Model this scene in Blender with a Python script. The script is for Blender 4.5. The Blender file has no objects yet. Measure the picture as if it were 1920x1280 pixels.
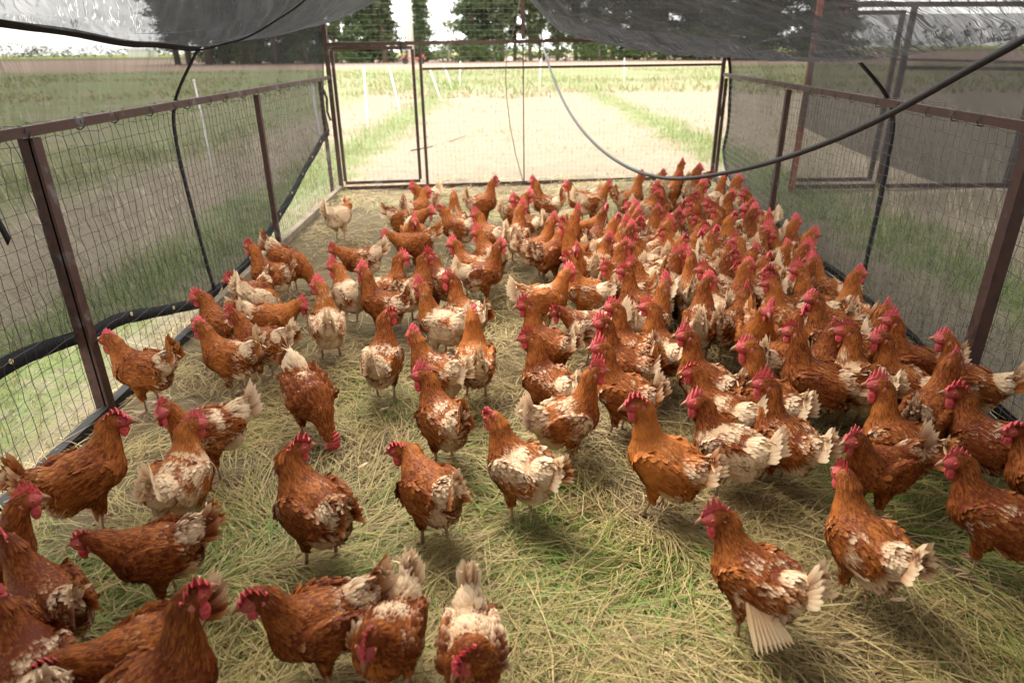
import bpy, bmesh, math, random
import numpy as np
from math import sin, cos, tan, pi, radians, sqrt, atan2
from mathutils import Vector, Matrix

random.seed(7)
RNG = np.random.default_rng(11)
scene = bpy.context.scene
COL = scene.collection

# ------------------------------------------------------------------ camera
CAM_H, F_PX, PITCH, ROLL = 1.25, 1250.0, radians(23.56), radians(-0.6)
_fw = np.array([0, cos(PITCH), -sin(PITCH)])
_r0 = np.array([1.0, 0, 0]); _u0 = np.cross(_r0, _fw)
_rt = _r0 * cos(ROLL) + _u0 * sin(ROLL)
_up = -_r0 * sin(ROLL) + _u0 * cos(ROLL)
EYE = np.array([0, 0, CAM_H])
cam_d = bpy.data.cameras.new('camera')
cam_d.sensor_width = 36.0
cam_d.lens = F_PX / 1920 * 36
cam_d.clip_start, cam_d.clip_end = 0.05, 6000
cam_d.dof.use_dof = True
cam_d.dof.focus_distance = 2.25
cam_d.dof.aperture_fstop = 3.2
cam = bpy.data.objects.new('camera', cam_d)
COL.objects.link(cam)
m = Matrix.Identity(4)
for i in range(3):
    m[i][0], m[i][1], m[i][2], m[i][3] = _rt[i], _up[i], -_fw[i], EYE[i]
cam.matrix_world = m
scene.camera = cam

def ray(x, y):
    return _fw + _rt * (x - 960) / F_PX - _up * (y - 640) / F_PX
def at(x, y, z=0.0):                       # the point of height z that the photo shows at x, y
    d = ray(x, y); return EYE + d * ((z - CAM_H) / d[2])
def atY(x, y, Y):                          # the point at distance Y
    d = ray(x, y); return EYE + d * (Y / d[1])
def proj(P):
    v = np.asarray(P, float) - EYE; z = v @ _fw
    return 960 + F_PX * (v @ _rt) / z, 640 - F_PX * (v @ _up) / z

# ------------------------------------------------------------------ sky, sun, exposure
SUN_EL, SUN_AZ = radians(52), radians(-35)       # azimuth from +Y towards +X
world = bpy.data.worlds.new('World'); scene.world = world
world.use_nodes = True
wn, wl = world.node_tree.nodes, world.node_tree.links
wn.clear()
wo = wn.new('ShaderNodeOutputWorld'); wb = wn.new('ShaderNodeBackground')
sky = wn.new('ShaderNodeTexSky'); sky.sky_type = 'NISHITA'; sky.sun_disc = False
sky.sun_elevation, sky.sun_rotation = SUN_EL, SUN_AZ
sky.dust_density, sky.air_density, sky.ozone_density = 2.5, 1.0, 1.0
hs = wn.new('ShaderNodeHueSaturation'); hs.inputs['Saturation'].default_value = 0.22
hs.inputs['Value'].default_value = 1.0
wl.new(sky.outputs[0], hs.inputs['Color'])
# an even cover of thin white cloud, as bright overhead as at the horizon
tc = wn.new('ShaderNodeTexCoord'); cn = wn.new('ShaderNodeTexNoise'); cn.inputs['Scale'].default_value = 3.0; cn.inputs['Detail'].default_value = 5
cr_ = wn.new('ShaderNodeMapRange'); cr_.inputs['From Min'].default_value = .3; cr_.inputs['From Max'].default_value = .7
cr_.inputs['To Min'].default_value = .62; cr_.inputs['To Max'].default_value = .92
cm = wn.new('ShaderNodeMix'); cm.data_type = 'RGBA'; cm.inputs[7].default_value = (5.9, 5.75, 5.5, 1)
wl.new(tc.outputs['Generated'], cn.inputs['Vector']); wl.new(cn.outputs[0], cr_.inputs['Value']); wl.new(cr_.outputs[0], cm.inputs[0])
wl.new(hs.outputs[0], cm.inputs[6]); wl.new(cm.outputs[2], wb.inputs[0])
wl.new(wb.outputs[0], wo.inputs[0])
wb.inputs[1].default_value = 0.15
sd = bpy.data.lights.new('sun', 'SUN'); sd.energy = 0.7; sd.angle = radians(36)
sd.color = (1.0, 0.93, 0.82)
sun = bpy.data.objects.new('sun', sd); COL.objects.link(sun)
sv = Vector((sin(SUN_AZ) * cos(SUN_EL), cos(SUN_AZ) * cos(SUN_EL), sin(SUN_EL)))
sun.rotation_euler = sv.to_track_quat('Z', 'Y').to_euler()
sun.location = (0, 0, 30)
vs = scene.view_settings
scene.display_settings.display_device = 'sRGB'
vs.view_transform = 'Standard'; vs.look = 'None'; vs.gamma = 1.0; vs.use_curve_mapping = False
vs.exposure = 2.85
scene.cycles.transparent_max_bounces = 24
scene.cycles.max_bounces = 8
scene.cycles.use_denoising = True

# ------------------------------------------------------------------ helpers
def tag(o, label=None, cat=None, group=None, kind=None):
    if label: o['label'] = label
    if cat: o['category'] = cat
    if group: o['group'] = group
    if kind: o['kind'] = kind
    return o
def empty(name, loc=(0, 0, 0), rz=0.0):
    o = bpy.data.objects.new(name, None); o.empty_display_size = 0.1
    o.location = loc; o.rotation_euler = (0, 0, rz); COL.objects.link(o); return o
def link(name, me, parent=None):
    o = bpy.data.objects.new(name, me); COL.objects.link(o)
    if parent is not None: o.parent = parent
    return o
def mesh(name, V, Fc, mat=None, smooth=True):
    """V (n,3); Fc list of faces or int array (m,3|4)"""
    me = bpy.data.meshes.new(name)
    V = np.asarray(V, np.float32)
    if isinstance(Fc, np.ndarray):
        k = Fc.shape[1]
        me.vertices.add(len(V)); me.vertices.foreach_set('co', V.ravel())
        me.loops.add(Fc.size); me.loops.foreach_set('vertex_index', Fc.ravel().astype(np.int32))
        me.polygons.add(len(Fc))
        me.polygons.foreach_set('loop_start', (np.arange(len(Fc)) * k).astype(np.int32))
        me.polygons.foreach_set('loop_total', np.full(len(Fc), k, np.int32))
        me.update(calc_edges=True)
    else:
        me.from_pydata(V.tolist(), [], [list(map(int, f)) for f in Fc])
    if smooth: me.polygons.foreach_set('use_smooth', np.ones(len(me.polygons), bool))
    if mat: me.materials.append(mat)
    me.validate(); me.update()
    return me
class MB:
    """collects simple shapes into one mesh"""
    def __init__(s): s.V = []; s.F = []
    def add(s, V, F):
        o = len(s.V); s.V += [tuple(v) for v in V]; s.F += [[i + o for i in f] for f in F]
    def bar(s, a, b, w, d=None, up=(0, 0, 1)):
        """box bar from a to b, section w x d"""
        a, b = np.array(a, float), np.array(b, float); d = d or w
        t = (b - a) / np.linalg.norm(b - a); u = np.array(up, float)
        if abs(t @ u) > .95: u = np.array([0, 1.0, 0])
        x = np.cross(t, u); x /= np.linalg.norm(x); y = np.cross(x, t)
        V = []
        for P in (a, b):
            for sx, sy in ((-1, -1), (1, -1), (1, 1), (-1, 1)):
                V.append(P + x * sx * w / 2 + y * sy * d / 2)
        s.add(V, [(0, 3, 2, 1), (4, 5, 6, 7), (0, 1, 5, 4), (1, 2, 6, 5), (2, 3, 7, 6), (3, 0, 4, 7)])
    def tube(s, P, R, n=6, cap=True):
        P = np.asarray(P, float); R = np.broadcast_to(np.asarray(R, float), (len(P),))
        T = np.gradient(P, axis=0); T /= np.linalg.norm(T, axis=1)[:, None] + 1e-12
        ref = np.array([0, 0, 1.0]) if abs(T[0][2]) < .9 else np.array([0, 1.0, 0])
        V = []
        for p, t, r in zip(P, T, R):
            x = np.cross(t, ref); x /= np.linalg.norm(x) + 1e-12; y = np.cross(t, x); ref = -y if False else ref
            for k in range(n):
                a = 2 * pi * k / n; V.append(p + r * (x * cos(a) + y * sin(a)))
        F = []
        for i in range(len(P) - 1):
            for k in range(n):
                k2 = (k + 1) % n; F.append((i * n + k, i * n + k2, (i + 1) * n + k2, (i + 1) * n + k))
        if cap:
            F.append(tuple(range(n))[::-1]); F.append(tuple((len(P) - 1) * n + k for k in range(n)))
        s.add(V, F)
    def ellipsoid(s, c, r, nu=10, nv=7):
        V = [(c[0], c[1], c[2] + r[2])]
        for j in range(1, nv):
            t = pi * j / nv
            for i in range(nu):
                a = 2 * pi * i / nu
                V.append((c[0] + r[0] * sin(t) * cos(a), c[1] + r[1] * sin(t) * sin(a), c[2] + r[2] * cos(t)))
        V.append((c[0], c[1], c[2] - r[2])); F = []
        for i in range(nu):
            F.append((0, 1 + i, 1 + (i + 1) % nu))
            for j in range(nv - 2):
                a = 1 + j * nu; F.append((a + i, a + nu + i, a + nu + (i + 1) % nu, a + (i + 1) % nu))
            a = 1 + (nv - 2) * nu; F.append((a + i, len(V) - 1, a + (i + 1) % nu))
        s.add(V, F)
    def mesh(s, name, mat, smooth=False): return mesh(name, np.array(s.V), s.F, mat, smooth)
    def build(s, name, mat, parent=None, smooth=False): return link(name, s.mesh(name, mat, smooth), parent)

class NT:
    """short hand for material nodes"""
    def __init__(s, name):
        s.m = bpy.data.materials.new(name); s.m.use_nodes = True
        s.n, s.l = s.m.node_tree.nodes, s.m.node_tree.links; s.n.clear()
        s.out = s.n.new('ShaderNodeOutputMaterial')
    def node(s, t, **k):
        o = s.n.new(t)
        for a, b in k.items(): setattr(o, a, b)
        return o
    def set(s, sock, v):
        if v is None: return
        if hasattr(v, 'is_output'): s.l.new(v, sock)
        elif isinstance(v, (tuple, list)) and len(v) == 3 and sock.type == 'RGBA': sock.default_value = (*v, 1)
        else: sock.default_value = v
    def math(s, op, a, b=None, c=None, clamp=False):
        o = s.node('ShaderNodeMath', operation=op, use_clamp=clamp)
        for i, v in enumerate((a, b, c)):
            if v is not None: s.set(o.inputs[i], v)
        return o.outputs[0]
    def vmath(s, op, a, b=None):
        o = s.node('ShaderNodeVectorMath', operation=op)
        s.set(o.inputs[0], a)
        if b is not None: s.set(o.inputs[3 if op == 'SCALE' else 1], b)
        return o.outputs[0]
    def mix(s, f, a, b, blend='MIX'):
        o = s.node('ShaderNodeMix', data_type='RGBA', blend_type=blend)
        s.set(o.inputs[0], f); s.set(o.inputs[6], a); s.set(o.inputs[7], b); return o.outputs[2]
    def noise(s, vec, scale, detail=3, rough=.55, dist=0.0):
        o = s.node('ShaderNodeTexNoise'); s.set(o.inputs['Vector'], vec)
        o.inputs['Scale'].default_value = scale; o.inputs['Detail'].default_value = detail
        o.inputs['Roughness'].default_value = rough; o.inputs['Distortion'].default_value = dist
        return o.outputs[0]
    def step(s, v, a, b, lo=0.0, hi=1.0):
        o = s.node('ShaderNodeMapRange', interpolation_type='SMOOTHSTEP'); s.set(o.inputs[0], v)
        for i, q in zip((1, 2, 3, 4), (a, b, lo, hi)): s.set(o.inputs[i], q)
        return o.outputs[0]
    def obj(s): return s.node('ShaderNodeTexCoord').outputs['Object']
    def uv(s): return s.node('ShaderNodeTexCoord').outputs['UV']
    def pos(s): return s.node('ShaderNodeNewGeometry').outputs['Position']
    def sep(s, v):
        o = s.node('ShaderNodeSeparateXYZ'); s.set(o.inputs[0], v); return o.outputs
    def comb(s, x, y, z):
        o = s.node('ShaderNodeCombineXYZ')
        for i, v in enumerate((x, y, z)): s.set(o.inputs[i], v)
        return o.outputs[0]
    def attr(s, name, kind='GEOMETRY'):
        return s.node('ShaderNodeAttribute', attribute_name=name, attribute_type=kind).outputs
    def bump(s, h, strength=.3, dist=.01):
        o = s.node('ShaderNodeBump'); o.inputs['Strength'].default_value = strength
        o.inputs['Distance'].default_value = dist; s.set(o.inputs['Height'], h); return o.outputs[0]
    def bsdf(s, col, rough=.7, spec=.3, metal=0.0, normal=None, sheen=0.0):
        o = s.node('ShaderNodeBsdfPrincipled'); s.set(o.inputs['Base Color'], col)
        s.set(o.inputs['Roughness'], rough); s.set(o.inputs['Specular IOR Level'], spec)
        s.set(o.inputs['Metallic'], metal)
        if sheen: o.inputs['Sheen Weight'].default_value = sheen
        if normal is not None: s.l.new(normal, o.inputs['Normal'])
        return o.outputs[0]
    def shmix(s, f, a, b):
        o = s.node('ShaderNodeMixShader'); s.set(o.inputs[0], f); s.l.new(a, o.inputs[1]); s.l.new(b, o.inputs[2])
        return o.outputs[0]
    def transl(s, col):
        o = s.node('ShaderNodeBsdfTranslucent'); s.set(o.inputs[0], col); return o.outputs[0]
    def done(s, sh): s.l.new(sh, s.out.inputs[0]); return s.m

def vnoise(x, y, seed=0):
    """cheap smooth noise in 0..1 for arrays"""
    r = np.random.default_rng(seed); v = 0; tot = 0
    for k in range(7):
        a = r.uniform(0, 2 * pi); f = 0.6 + 0.55 * k; w = 1 / (1 + .35 * k); p = r.uniform(0, 9)
        v = v + w * np.sin(f * (x * cos(a) + y * sin(a)) + p + 1.7 * np.sin(f * .7 * (y * cos(a) - x * sin(a)) + p * 2)); tot += w
    return .5 + .5 * v / tot * 1.6
# ================================================================== HENS
def hen_plumage_mat():
    t = NT('plumage')
    oi = t.node('ShaderNodeObjectInfo').outputs
    oc = t.sep(oi['Color'])                 # white, tone, seed of the bird
    white, tone, seed = oc[0], oc[1], oc[2]
    fa = t.sep(t.attr('fa')[0]); prior, along, rnd = fa[0], fa[1], fa[2]
    neck = t.attr('neckness')[2]
    root = t.attr('root')[1]
    off = t.comb(t.math('MULTIPLY', seed, 61.0), t.math('MULTIPLY', seed, 37.0), t.math('MULTIPLY', seed, 53.0))
    p = t.vmath('ADD', root, off)
    n1 = t.noise(p, 11, 2, .5)
    n2 = t.noise(p, 42, 1, .5)
    # pale patches fall feather by feather
    m = t.math('MULTIPLY_ADD', prior, .46, n1)
    m = t.math('MULTIPLY_ADD', white, .37, m)
    m = t.math('MULTIPLY_ADD', t.math('SUBTRACT', rnd, .5), .12, m)
    m = t.math('MULTIPLY_ADD', t.math('SUBTRACT', n2, .5), .15, m)
    m = t.math('MULTIPLY_ADD', t.math('SUBTRACT', along, .45), .15, m)
    mask = t.step(m, .91, 1.12)
    # brown feathers: dark chestnut to golden
    b = t.math('MULTIPLY_ADD', tone, .62, t.math('MULTIPLY', t.math('SUBTRACT', rnd, .5), .55))
    b = t.math('MULTIPLY_ADD', t.math('SUBTRACT', t.noise(p, 8, 2), .5), .9, b)
    b = t.math('MULTIPLY_ADD', neck, .14, b)
    brown = t.mix(t.step(b, -.05, .85), (.145, .026, .006), (.57, .185, .038))
    brown = t.mix(t.math('MULTIPLY', t.step(along, .62, 1.0), t.math('MULTIPLY_ADD', prior, .45, .12)), brown, (.55, .24, .06))
    brown = t.mix(t.math('MULTIPLY', t.step(along, .5, .0), .30), brown, (.085, .024, .009))
    cream = t.mix(t.math('MULTIPLY', t.noise(p, 22, 2), t.step(along, .9, .2)), (.84, .66, .44), (.58, .28, .10))
    col = t.mix(mask, brown, cream)
    uvx = t.attr('fu')[2]
    col = t.mix(t.math('MULTIPLY', t.step(t.math('ABSOLUTE', uvx), .12, .0), .16), col, (.12, .05, .02))
    st = t.noise(t.comb(t.math('MULTIPLY', uvx, 6.0), t.math('MULTIPLY', along, 1.2), t.math('MULTIPLY', rnd, 40.0)), 3.0, 2)
    col = t.mix(t.step(st, .45, .62, .0, .22), col, t.mix(.6, col, (.07, .03, .012)))
    sh = t.bsdf(col, .6, .14)
    return t.done(t.shmix(.22, sh, t.transl(col)))
def skin_mat(name, c1, c2, rough=.5, scale=160):
    t = NT(name); o = t.obj()
    oi = t.node('ShaderNodeObjectInfo').outputs['Random']
    n = t.noise(o, scale, 3)
    c = t.mix(t.step(n, .35, .65), c1, c2)
    c = t.mix(t.math('MULTIPLY', oi, .75), c, t.mix(.55, c, (.40, .10, .10)))
    s = t.bsdf(c, rough, .35, normal=t.bump(n, .5, .002))
    return t.done(t.shmix(.12, s, t.transl(c)))
MAT_PLUM = hen_plumage_mat()
MAT_COMB = skin_mat('comb_skin', (.66, .050, .060), (.82, .16, .16))
MAT_FACE = skin_mat('face_skin', (.36, .030, .030), (.56, .10, .09), .6, 300)
MAT_LOBE = skin_mat('lobe_skin', (.50, .10, .09), (.62, .24, .20), .6, 300)
MAT_BEAK = skin_mat('beak_horn', (.42, .27, .13), (.30, .16, .07), .4, 120)
MAT_LEG = skin_mat('leg_scale', (.50, .38, .22), (.34, .24, .13), .55, 240)
def eye_mat():
    t = NT('eye'); o = t.sep(t.obj())
    r = t.math('SQRT', t.math('ADD', t.math('POWER', o[0], 2.0), t.math('POWER', o[2], 2.0)))
    c = t.mix(t.step(r, .0019, .0023), (.005, .004, .004), (.55, .16, .02))
    return t.done(t.bsdf(c, .08, .6))
MAT_EYE = eye_mat()

def rotY(a): return np.array([[cos(a), 0, sin(a)], [0, 1, 0], [-sin(a), 0, cos(a)]])
def rotZ(a): return np.array([[cos(a), -sin(a), 0], [sin(a), cos(a), 0], [0, 0, 1]])
def sd_ell(p, c, r, R=None):
    q = p - np.array(c)
    if R is not None: q = q @ R                     # into the local frame
    r = np.array(r); k0 = np.linalg.norm(q / r, axis=-1); k1 = np.linalg.norm(q / (r * r), axis=-1) + 1e-9
    return k0 * (k0 - 1) / k1
def sd_cone(p, a, b, ra, rb, ys=1.0):
    p = p * np.array([1, 1 / ys, 1]); a = np.array(a) * np.array([1, 1 / ys, 1]); b = np.array(b) * np.array([1, 1 / ys, 1])
    ba = b - a; h = np.clip(((p - a) @ ba) / (ba @ ba), 0, 1)
    return (np.linalg.norm(p - a - h[..., None] * ba, axis=-1) - (ra + (rb - ra) * h)) * min(1, ys)
def smin(a, b, k):
    h = np.clip(.5 + .5 * (b - a) / k, 0, 1)
    return b + (a - b) * h - k * h * (1 - h)

POSES = dict(   # body pitch (nose up +), neck chain (x, z, r), head centre (x, z), head pitch (nose down +), tail lift
    U=(10, [(.066, .238, .066), (.088, .305, .049), (.098, .355, .037), (.104, .382, .030)], (.120, .392), 4, 44),
    N=(4, [(.074, .232, .066), (.108, .285, .048), (.124, .322, .036), (.132, .340, .030)], (.148, .348), 8, 40),
    L=(-4, [(.085, .220, .066), (.140, .248, .047), (.172, .268, .036), (.190, .276, .030)], (.207, .280), 12, 36),
    D=(2, [(.078, .232, .066), (.122, .280, .048), (.152, .292, .037), (.168, .286, .031)], (.182, .274), 58, 42),
    K=(4, [(.070, .232, .066), (.094, .275, .050), (.108, .302, .040), (.118, .312, .034)], (.134, .316), 38, 50),
    P=(-20, [(.088, .200, .064), (.146, .150, .047), (.172, .100, .036), (.184, .076, .029)], (.192, .060), 62, 52),
)
def surface_nets(d, o, h):
    """d: (nx,ny,nz) signed distances -> verts, quads"""
    nx, ny, nz = d.shape; ins = d < 0
    cnt = np.zeros((nx - 1, ny - 1, nz - 1), np.int32); acc = np.zeros((nx - 1, ny - 1, nz - 1, 3)); num = np.zeros((nx - 1, ny - 1, nz - 1))
    corner = [(i, j, k) for i in (0, 1) for j in (0, 1) for k in (0, 1)]
    sl = lambda i, n: slice(i, n - 1 + i)
    for ca in corner:
        for ax in range(3):
            if ca[ax]: continue
            cb = list(ca); cb[ax] = 1
            A = d[sl(ca[0], nx), sl(ca[1], ny), sl(ca[2], nz)]; B = d[sl(cb[0], nx), sl(cb[1], ny), sl(cb[2], nz)]
            cr = (A < 0) != (B < 0)
            tt = np.where(cr, A / np.where(cr, A - B, 1), 0)
            for q in range(3):
                acc[..., q] += np.where(cr, ca[q] + (tt if q == ax else 0), 0)
            num += cr
    act = num > 0
    idx = -np.ones(act.shape, np.int64); idx[act] = np.arange(act.sum())
    I = np.argwhere(act); V = o + h * (I + acc[act] / num[act][:, None])
    Q = []
    for ax in range(3):
        u, v = [(1, 2), (2, 0), (0, 1)][ax]
        s0 = [slice(None)] * 3; s1 = [slice(None)] * 3; s0[ax] = slice(0, -1); s1[ax] = slice(1, None)
        A, B = ins[tuple(s0)], ins[tuple(s1)]
        E = np.argwhere(A != B); E = E[(E[:, u] > 0) & (E[:, v] > 0) & (E[:, u] < d.shape[u] - 1) & (E[:, v] < d.shape[v] - 1)]
        du = np.zeros(3, int); dv = np.zeros(3, int); du[u] = 1; dv[v] = 1
        q = np.stack([idx[tuple((E - du - dv).T)], idx[tuple((E - dv).T)], idx[tuple(E.T)], idx[tuple((E - du).T)]], 1)
        fl = ~A[tuple(E.T)]; q[fl] = q[fl][:, ::-1]
        Q.append(q)
    return V, np.concatenate(Q)

def feathers(P, N, T, L, W, lift, curl, prior, neck, rng, droop=0.0):
    """one leaf shaped curved card per root; returns V, F and the point attributes"""
    n = len(P); L = np.broadcast_to(L, n); W = np.broadcast_to(W, n); lift = np.broadcast_to(lift, n)
    S = np.cross(N, T)
    rows = [(0.0, .45), (.42, 1.0), (.80, .78)]
    V = np.zeros((n, 10, 3)); A = np.zeros((n, 10)); U = np.zeros((n, 10))
    for r, (t, w) in enumerate(rows):
        up = lift * t - curl * t * t
        base = P + T * (L * t)[:, None] + N * (L * up)[:, None]
        for c, s in enumerate((-1, 0, 1)):
            V[:, r * 3 + c] = base + S * (s * W * w / 2)[:, None] - N * (abs(s) * W * w * .12)[:, None]
            A[:, r * 3 + c] = t; U[:, r * 3 + c] = s
    up = lift - curl
    V[:, 9] = P + T * L[:, None] + N * (L * up)[:, None]; A[:, 9] = 1
    f = np.array([(0, 1, 4), (0, 4, 3), (1, 2, 5), (1, 5, 4), (3, 4, 7), (3, 7, 6), (4, 5, 8), (4, 8, 7), (6, 7, 9), (7, 8, 9)])
    F = (f[None] + (np.arange(n) * 10)[:, None, None]).reshape(-1, 3)
    rnd = rng.random(n)
    fa = np.zeros((n, 10, 4)); fa[..., 0] = np.asarray(prior)[:, None]; fa[..., 1] = A; fa[..., 2] = rnd[:, None]; fa[..., 3] = 1
    root = np.repeat(P[:, None], 10, 1)
    nk = np.repeat(np.broadcast_to(neck, n)[:, None], 10, 1)
    return V.reshape(-1, 3), F, fa.reshape(-1, 4), root.reshape(-1, 3), nk.ravel(), U.ravel()
def set_attrs(me, fa, root, nk, U):
    a = me.attributes.new('fa', 'FLOAT_VECTOR', 'POINT'); a.data.foreach_set('vector', np.ascontiguousarray(fa[:, :3], np.float32).ravel())
    a = me.attributes.new('root', 'FLOAT_VECTOR', 'POINT'); a.data.foreach_set('vector', np.ascontiguousarray(root, np.float32).ravel())
    a = me.attributes.new('neckness', 'FLOAT', 'POINT'); a.data.foreach_set('value', np.ascontiguousarray(nk, np.float32))
    a = me.attributes.new('fu', 'FLOAT', 'POINT'); a.data.foreach_set('value', np.ascontiguousarray(U, np.float32))
def unit(v): return v / (np.linalg.norm(v, axis=-1, keepdims=True) + 1e-12)

def hen_form(pose, turn):
    """meshes of a bird in one pose: body, plumage, tail, wings, legs and the frame of its head"""
    rng = np.random.default_rng(hash((pose, turn)) % 1000 if False else sum(map(ord, pose)) * 7 + turn + 200)
    bp, chain, (hx, hz), hp, tl = POSES[pose]
    bp, hp, tl = radians(bp), radians(hp), radians(tl)
    piv = np.array([0, 0, .19]); Rb = rotY(-bp)
    def B(x, z, y=0.0): return Rb @ (np.array([x, y, z]) - piv) + piv
    Rbl = Rb                                            # local->world; sd_ell uses q @ R (world->local)
    tn = radians(turn)
    nk = [np.array([x, 0, z]) for x, z, r in chain]; nr = [r * q for (x, z, r), q in zip(chain, (.95, .82, .70, .66))]
    head = np.array([hx + .010, 0, hz + .002])
    # turning the head swings the upper neck a little
    top = nk[-1]; head = top + rotZ(tn) @ (head - top)
    if abs(turn) > 20: nk[-2] = nk[-2] - rotZ(tn) @ np.array([.006, 0, 0]) + np.array([.004, 0, 0])
    Rh = rotZ(tn) @ rotY(hp)
    prim = []       # (name, fn)
    prim.append(('torso', lambda p: sd_ell(p, B(-.005, .215), (.128, .082, .076), Rbl)))
    prim.append(('breast', lambda p: sd_ell(p, B(.078, .208), (.070, .071, .073), Rbl)))
    prim.append(('fluff', lambda p: sd_ell(p, B(-.072, .186), (.074, .072, .063), Rbl)))
    prim.append(('rump', lambda p: sd_ell(p, B(-.122, .245), (.064, .050, .046), Rbl @ rotY(.45))))
    ta = tl + bp * .3
    tb = B(-.140, .258); te = tb + np.array([-cos(ta), 0, sin(ta)]) * .062
    prim.append(('tail', lambda p: sd_cone(p, tb, te, .042, .020, .55)))
    for s in (-1, 1):
        prim.append(('wing', lambda p, s=s: sd_ell(p, B(-.028, .224, s * .074), (.112, .020, .056), Rbl @ rotY(.10) @ rotZ(s * .10))))
        prim.append(('thigh', lambda p, s=s: sd_cone(p, B(-.004, .170, s * .042), np.array([.004, s * .044, .098]), .044, .019)))
    for i in range(len(nk) - 1):
        prim.append(('neck', lambda p, i=i: sd_cone(p, nk[i], nk[i + 1], nr[i], nr[i + 1])))
    prim.append(('neck', lambda p: sd_cone(p, nk[-1], head, nr[-1], .024)))
    prim.append(('head', lambda p: sd_ell(p, head, (.036, .0235, .0255), Rh)))
    def total(p):
        d = None
        for n, f in prim:
            e = f(p); k = {'wing': .010, 'thigh': .028, 'head': .012, 'tail': .03}.get(n, .032)
            d = e if d is None else smin(d, e, k)
        return d
    h = .0085; lo = np.array([-.27, -.125, .06]); hi = np.array([.265, .125, .46])
    if pose == 'P': lo[2] = .01
    n = np.ceil((hi - lo) / h).astype(int)
    G = np.stack(np.meshgrid(*[lo[i] + h * np.arange(n[i]) for i in range(3)], indexing='ij'), -1)
    d = total(G.reshape(-1, 3)).reshape(n)
    V, Q = surface_nets(d, lo, h)
    names = [q for q, f in prim]
    def classify(p):
        D = np.stack([f(p) for q, f in prim], 1); return np.array(names)[D.argmin(1)]
    PRI = dict(torso=.50, breast=.34, fluff=.86, rump=.95, tail=.95, wing=.46, thigh=.50, neck=.06, head=.0)
    reg = classify(V)
    body = mesh('body', V, Q, MAT_PLUM)
    pr = np.array([PRI[r] for r in reg])
    fa = np.zeros((len(V), 4)); fa[:, 0] = pr; fa[:, 1] = .4; fa[:, 2] = .5
    set_attrs(body, fa, np.round(V / .016) * .016, (reg == 'neck') * 1.0, np.full(len(V), .6))
    # ---- plumage
    a, b, c, e = V[Q[:, 0]], V[Q[:, 1]], V[Q[:, 2]], V[Q[:, 3]]
    fn = np.cross(c - a, e - b); ar = np.linalg.norm(fn, axis=1) / 2; fn = unit(fn)
    fc = (a + b + c + e) / 4
    fr = classify(fc)
    dens = np.array([dict(neck=2.3, head=1.4, thigh=.8, fluff=1.0, tail=1.2).get(r, 1.0) for r in fr])
    # leave the face and the lower thighs bare
    hl = (fc - head) @ Rh
    face = ((np.linalg.norm(fc - head, axis=1) < .04) & (hl[:, 0] > -.006) & (hl[:, 2] < .019))
    dens[face] = 0; dens[fc[:, 2] < .095 if pose != 'P' else fc[:, 2] < .04] *= .4
    w = ar * dens; w /= w.sum()
    NF = 5600
    pick = rng.choice(len(Q), NF, p=w)
    r1, r2 = rng.random(NF)[:, None], rng.random(NF)[:, None]
    P = (a[pick] * (1 - r1) + b[pick] * r1) * (1 - r2) + (e[pick] * (1 - r1) + c[pick] * r1) * r2
    N = fn[pick]; R = fr[pick]
    D = np.zeros((NF, 3))
    back = Rb @ np.array([-1, 0, -.12])
    D[:] = back
    nd = unit(nk[0] - nk[-2])
    for i in range(NF):
        r = R[i]
        if r == 'neck':
            j = int(np.argmin([np.linalg.norm(P[i] - q) for q in nk])); j = max(1, min(j, len(nk) - 1)); D[i] = unit(nk[j - 1] - nk[j]) + .25 * back
        elif r == 'head': D[i] = -(Rh @ np.array([1, 0, .1])) + .3 * nd
        elif r == 'breast': D[i] = Rb @ np.array([-.75, 0, -.55]) + (.6 * nd if P[i][2] > .22 else 0)
        elif r == 'tail': D[i] = np.array([-cos(ta), 0, sin(ta)])
        elif r == 'rump': D[i] = Rb @ np.array([-1, 0, .15])
        elif r == 'thigh': D[i] = np.array([-.35, 0, -1])
        elif r == 'fluff': D[i] = Rb @ np.array([-.9, 0, -.65])
    D += rng.normal(0, .13, (NF, 3))
    T = unit(D - (D * N).sum(1)[:, None] * N)
    Lm = dict(neck=.031, head=.010, breast=.024, torso=.027, wing=.031, rump=.036, tail=.050, fluff=.034, thigh=.026)
    Wm = dict(neck=.0068, head=.005, breast=.0115, torso=.013, wing=.015, rump=.010, tail=.013, fluff=.0095, thigh=.010)
    Li = dict(neck=.10, head=.03, breast=.13, torso=.11, wing=.09, rump=.26, tail=.20, fluff=.38, thigh=.18)
    L = np.array([Lm[r] for r in R]) * rng.uniform(.75, 1.25, NF); W = np.array([Wm[r] for r in R]) * rng.uniform(.8, 1.25, NF)
    lift = .02 + .62 * np.array([Li[r] for r in R]) * rng.uniform(.5, 1.6, NF)
    prior = np.array([PRI[r] for r in R])
    P0 = P + N * .0012
    Vf, Ff, fa, root, nkn, U = feathers(P0, N, T, L, W, lift, .13, prior, (R == 'neck') * 1.0, rng)
    plum = mesh('plumage', Vf, Ff, MAT_PLUM); set_attrs(plum, fa, root, nkn, U)
    # ---- tail fan: two tented rows of broad feathers
    nt = 14; P = []; N = []; T = []
    for s in (-1, 1):
        for k in range(nt // 2):
            q = k / (nt / 2 - 1); an = ta + radians(24 - 46 * q)
            tdir = np.array([-cos(an), s * (.10 + .16 * q), sin(an)])
            P.append(tb + np.array([-.028, s * (.005 + .016 * q), .018 - .030 * q])); T.append(tdir)
            N.append(np.array([sin(an) * .5, s * 1.0, cos(an) * .5]))
    P, T, N = np.array(P), unit(np.array(T)), np.array(N)
    N = unit(N - (N * T).sum(1)[:, None] * T)
    q = np.tile(np.linspace(0, 1, nt // 2), 2)
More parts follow.
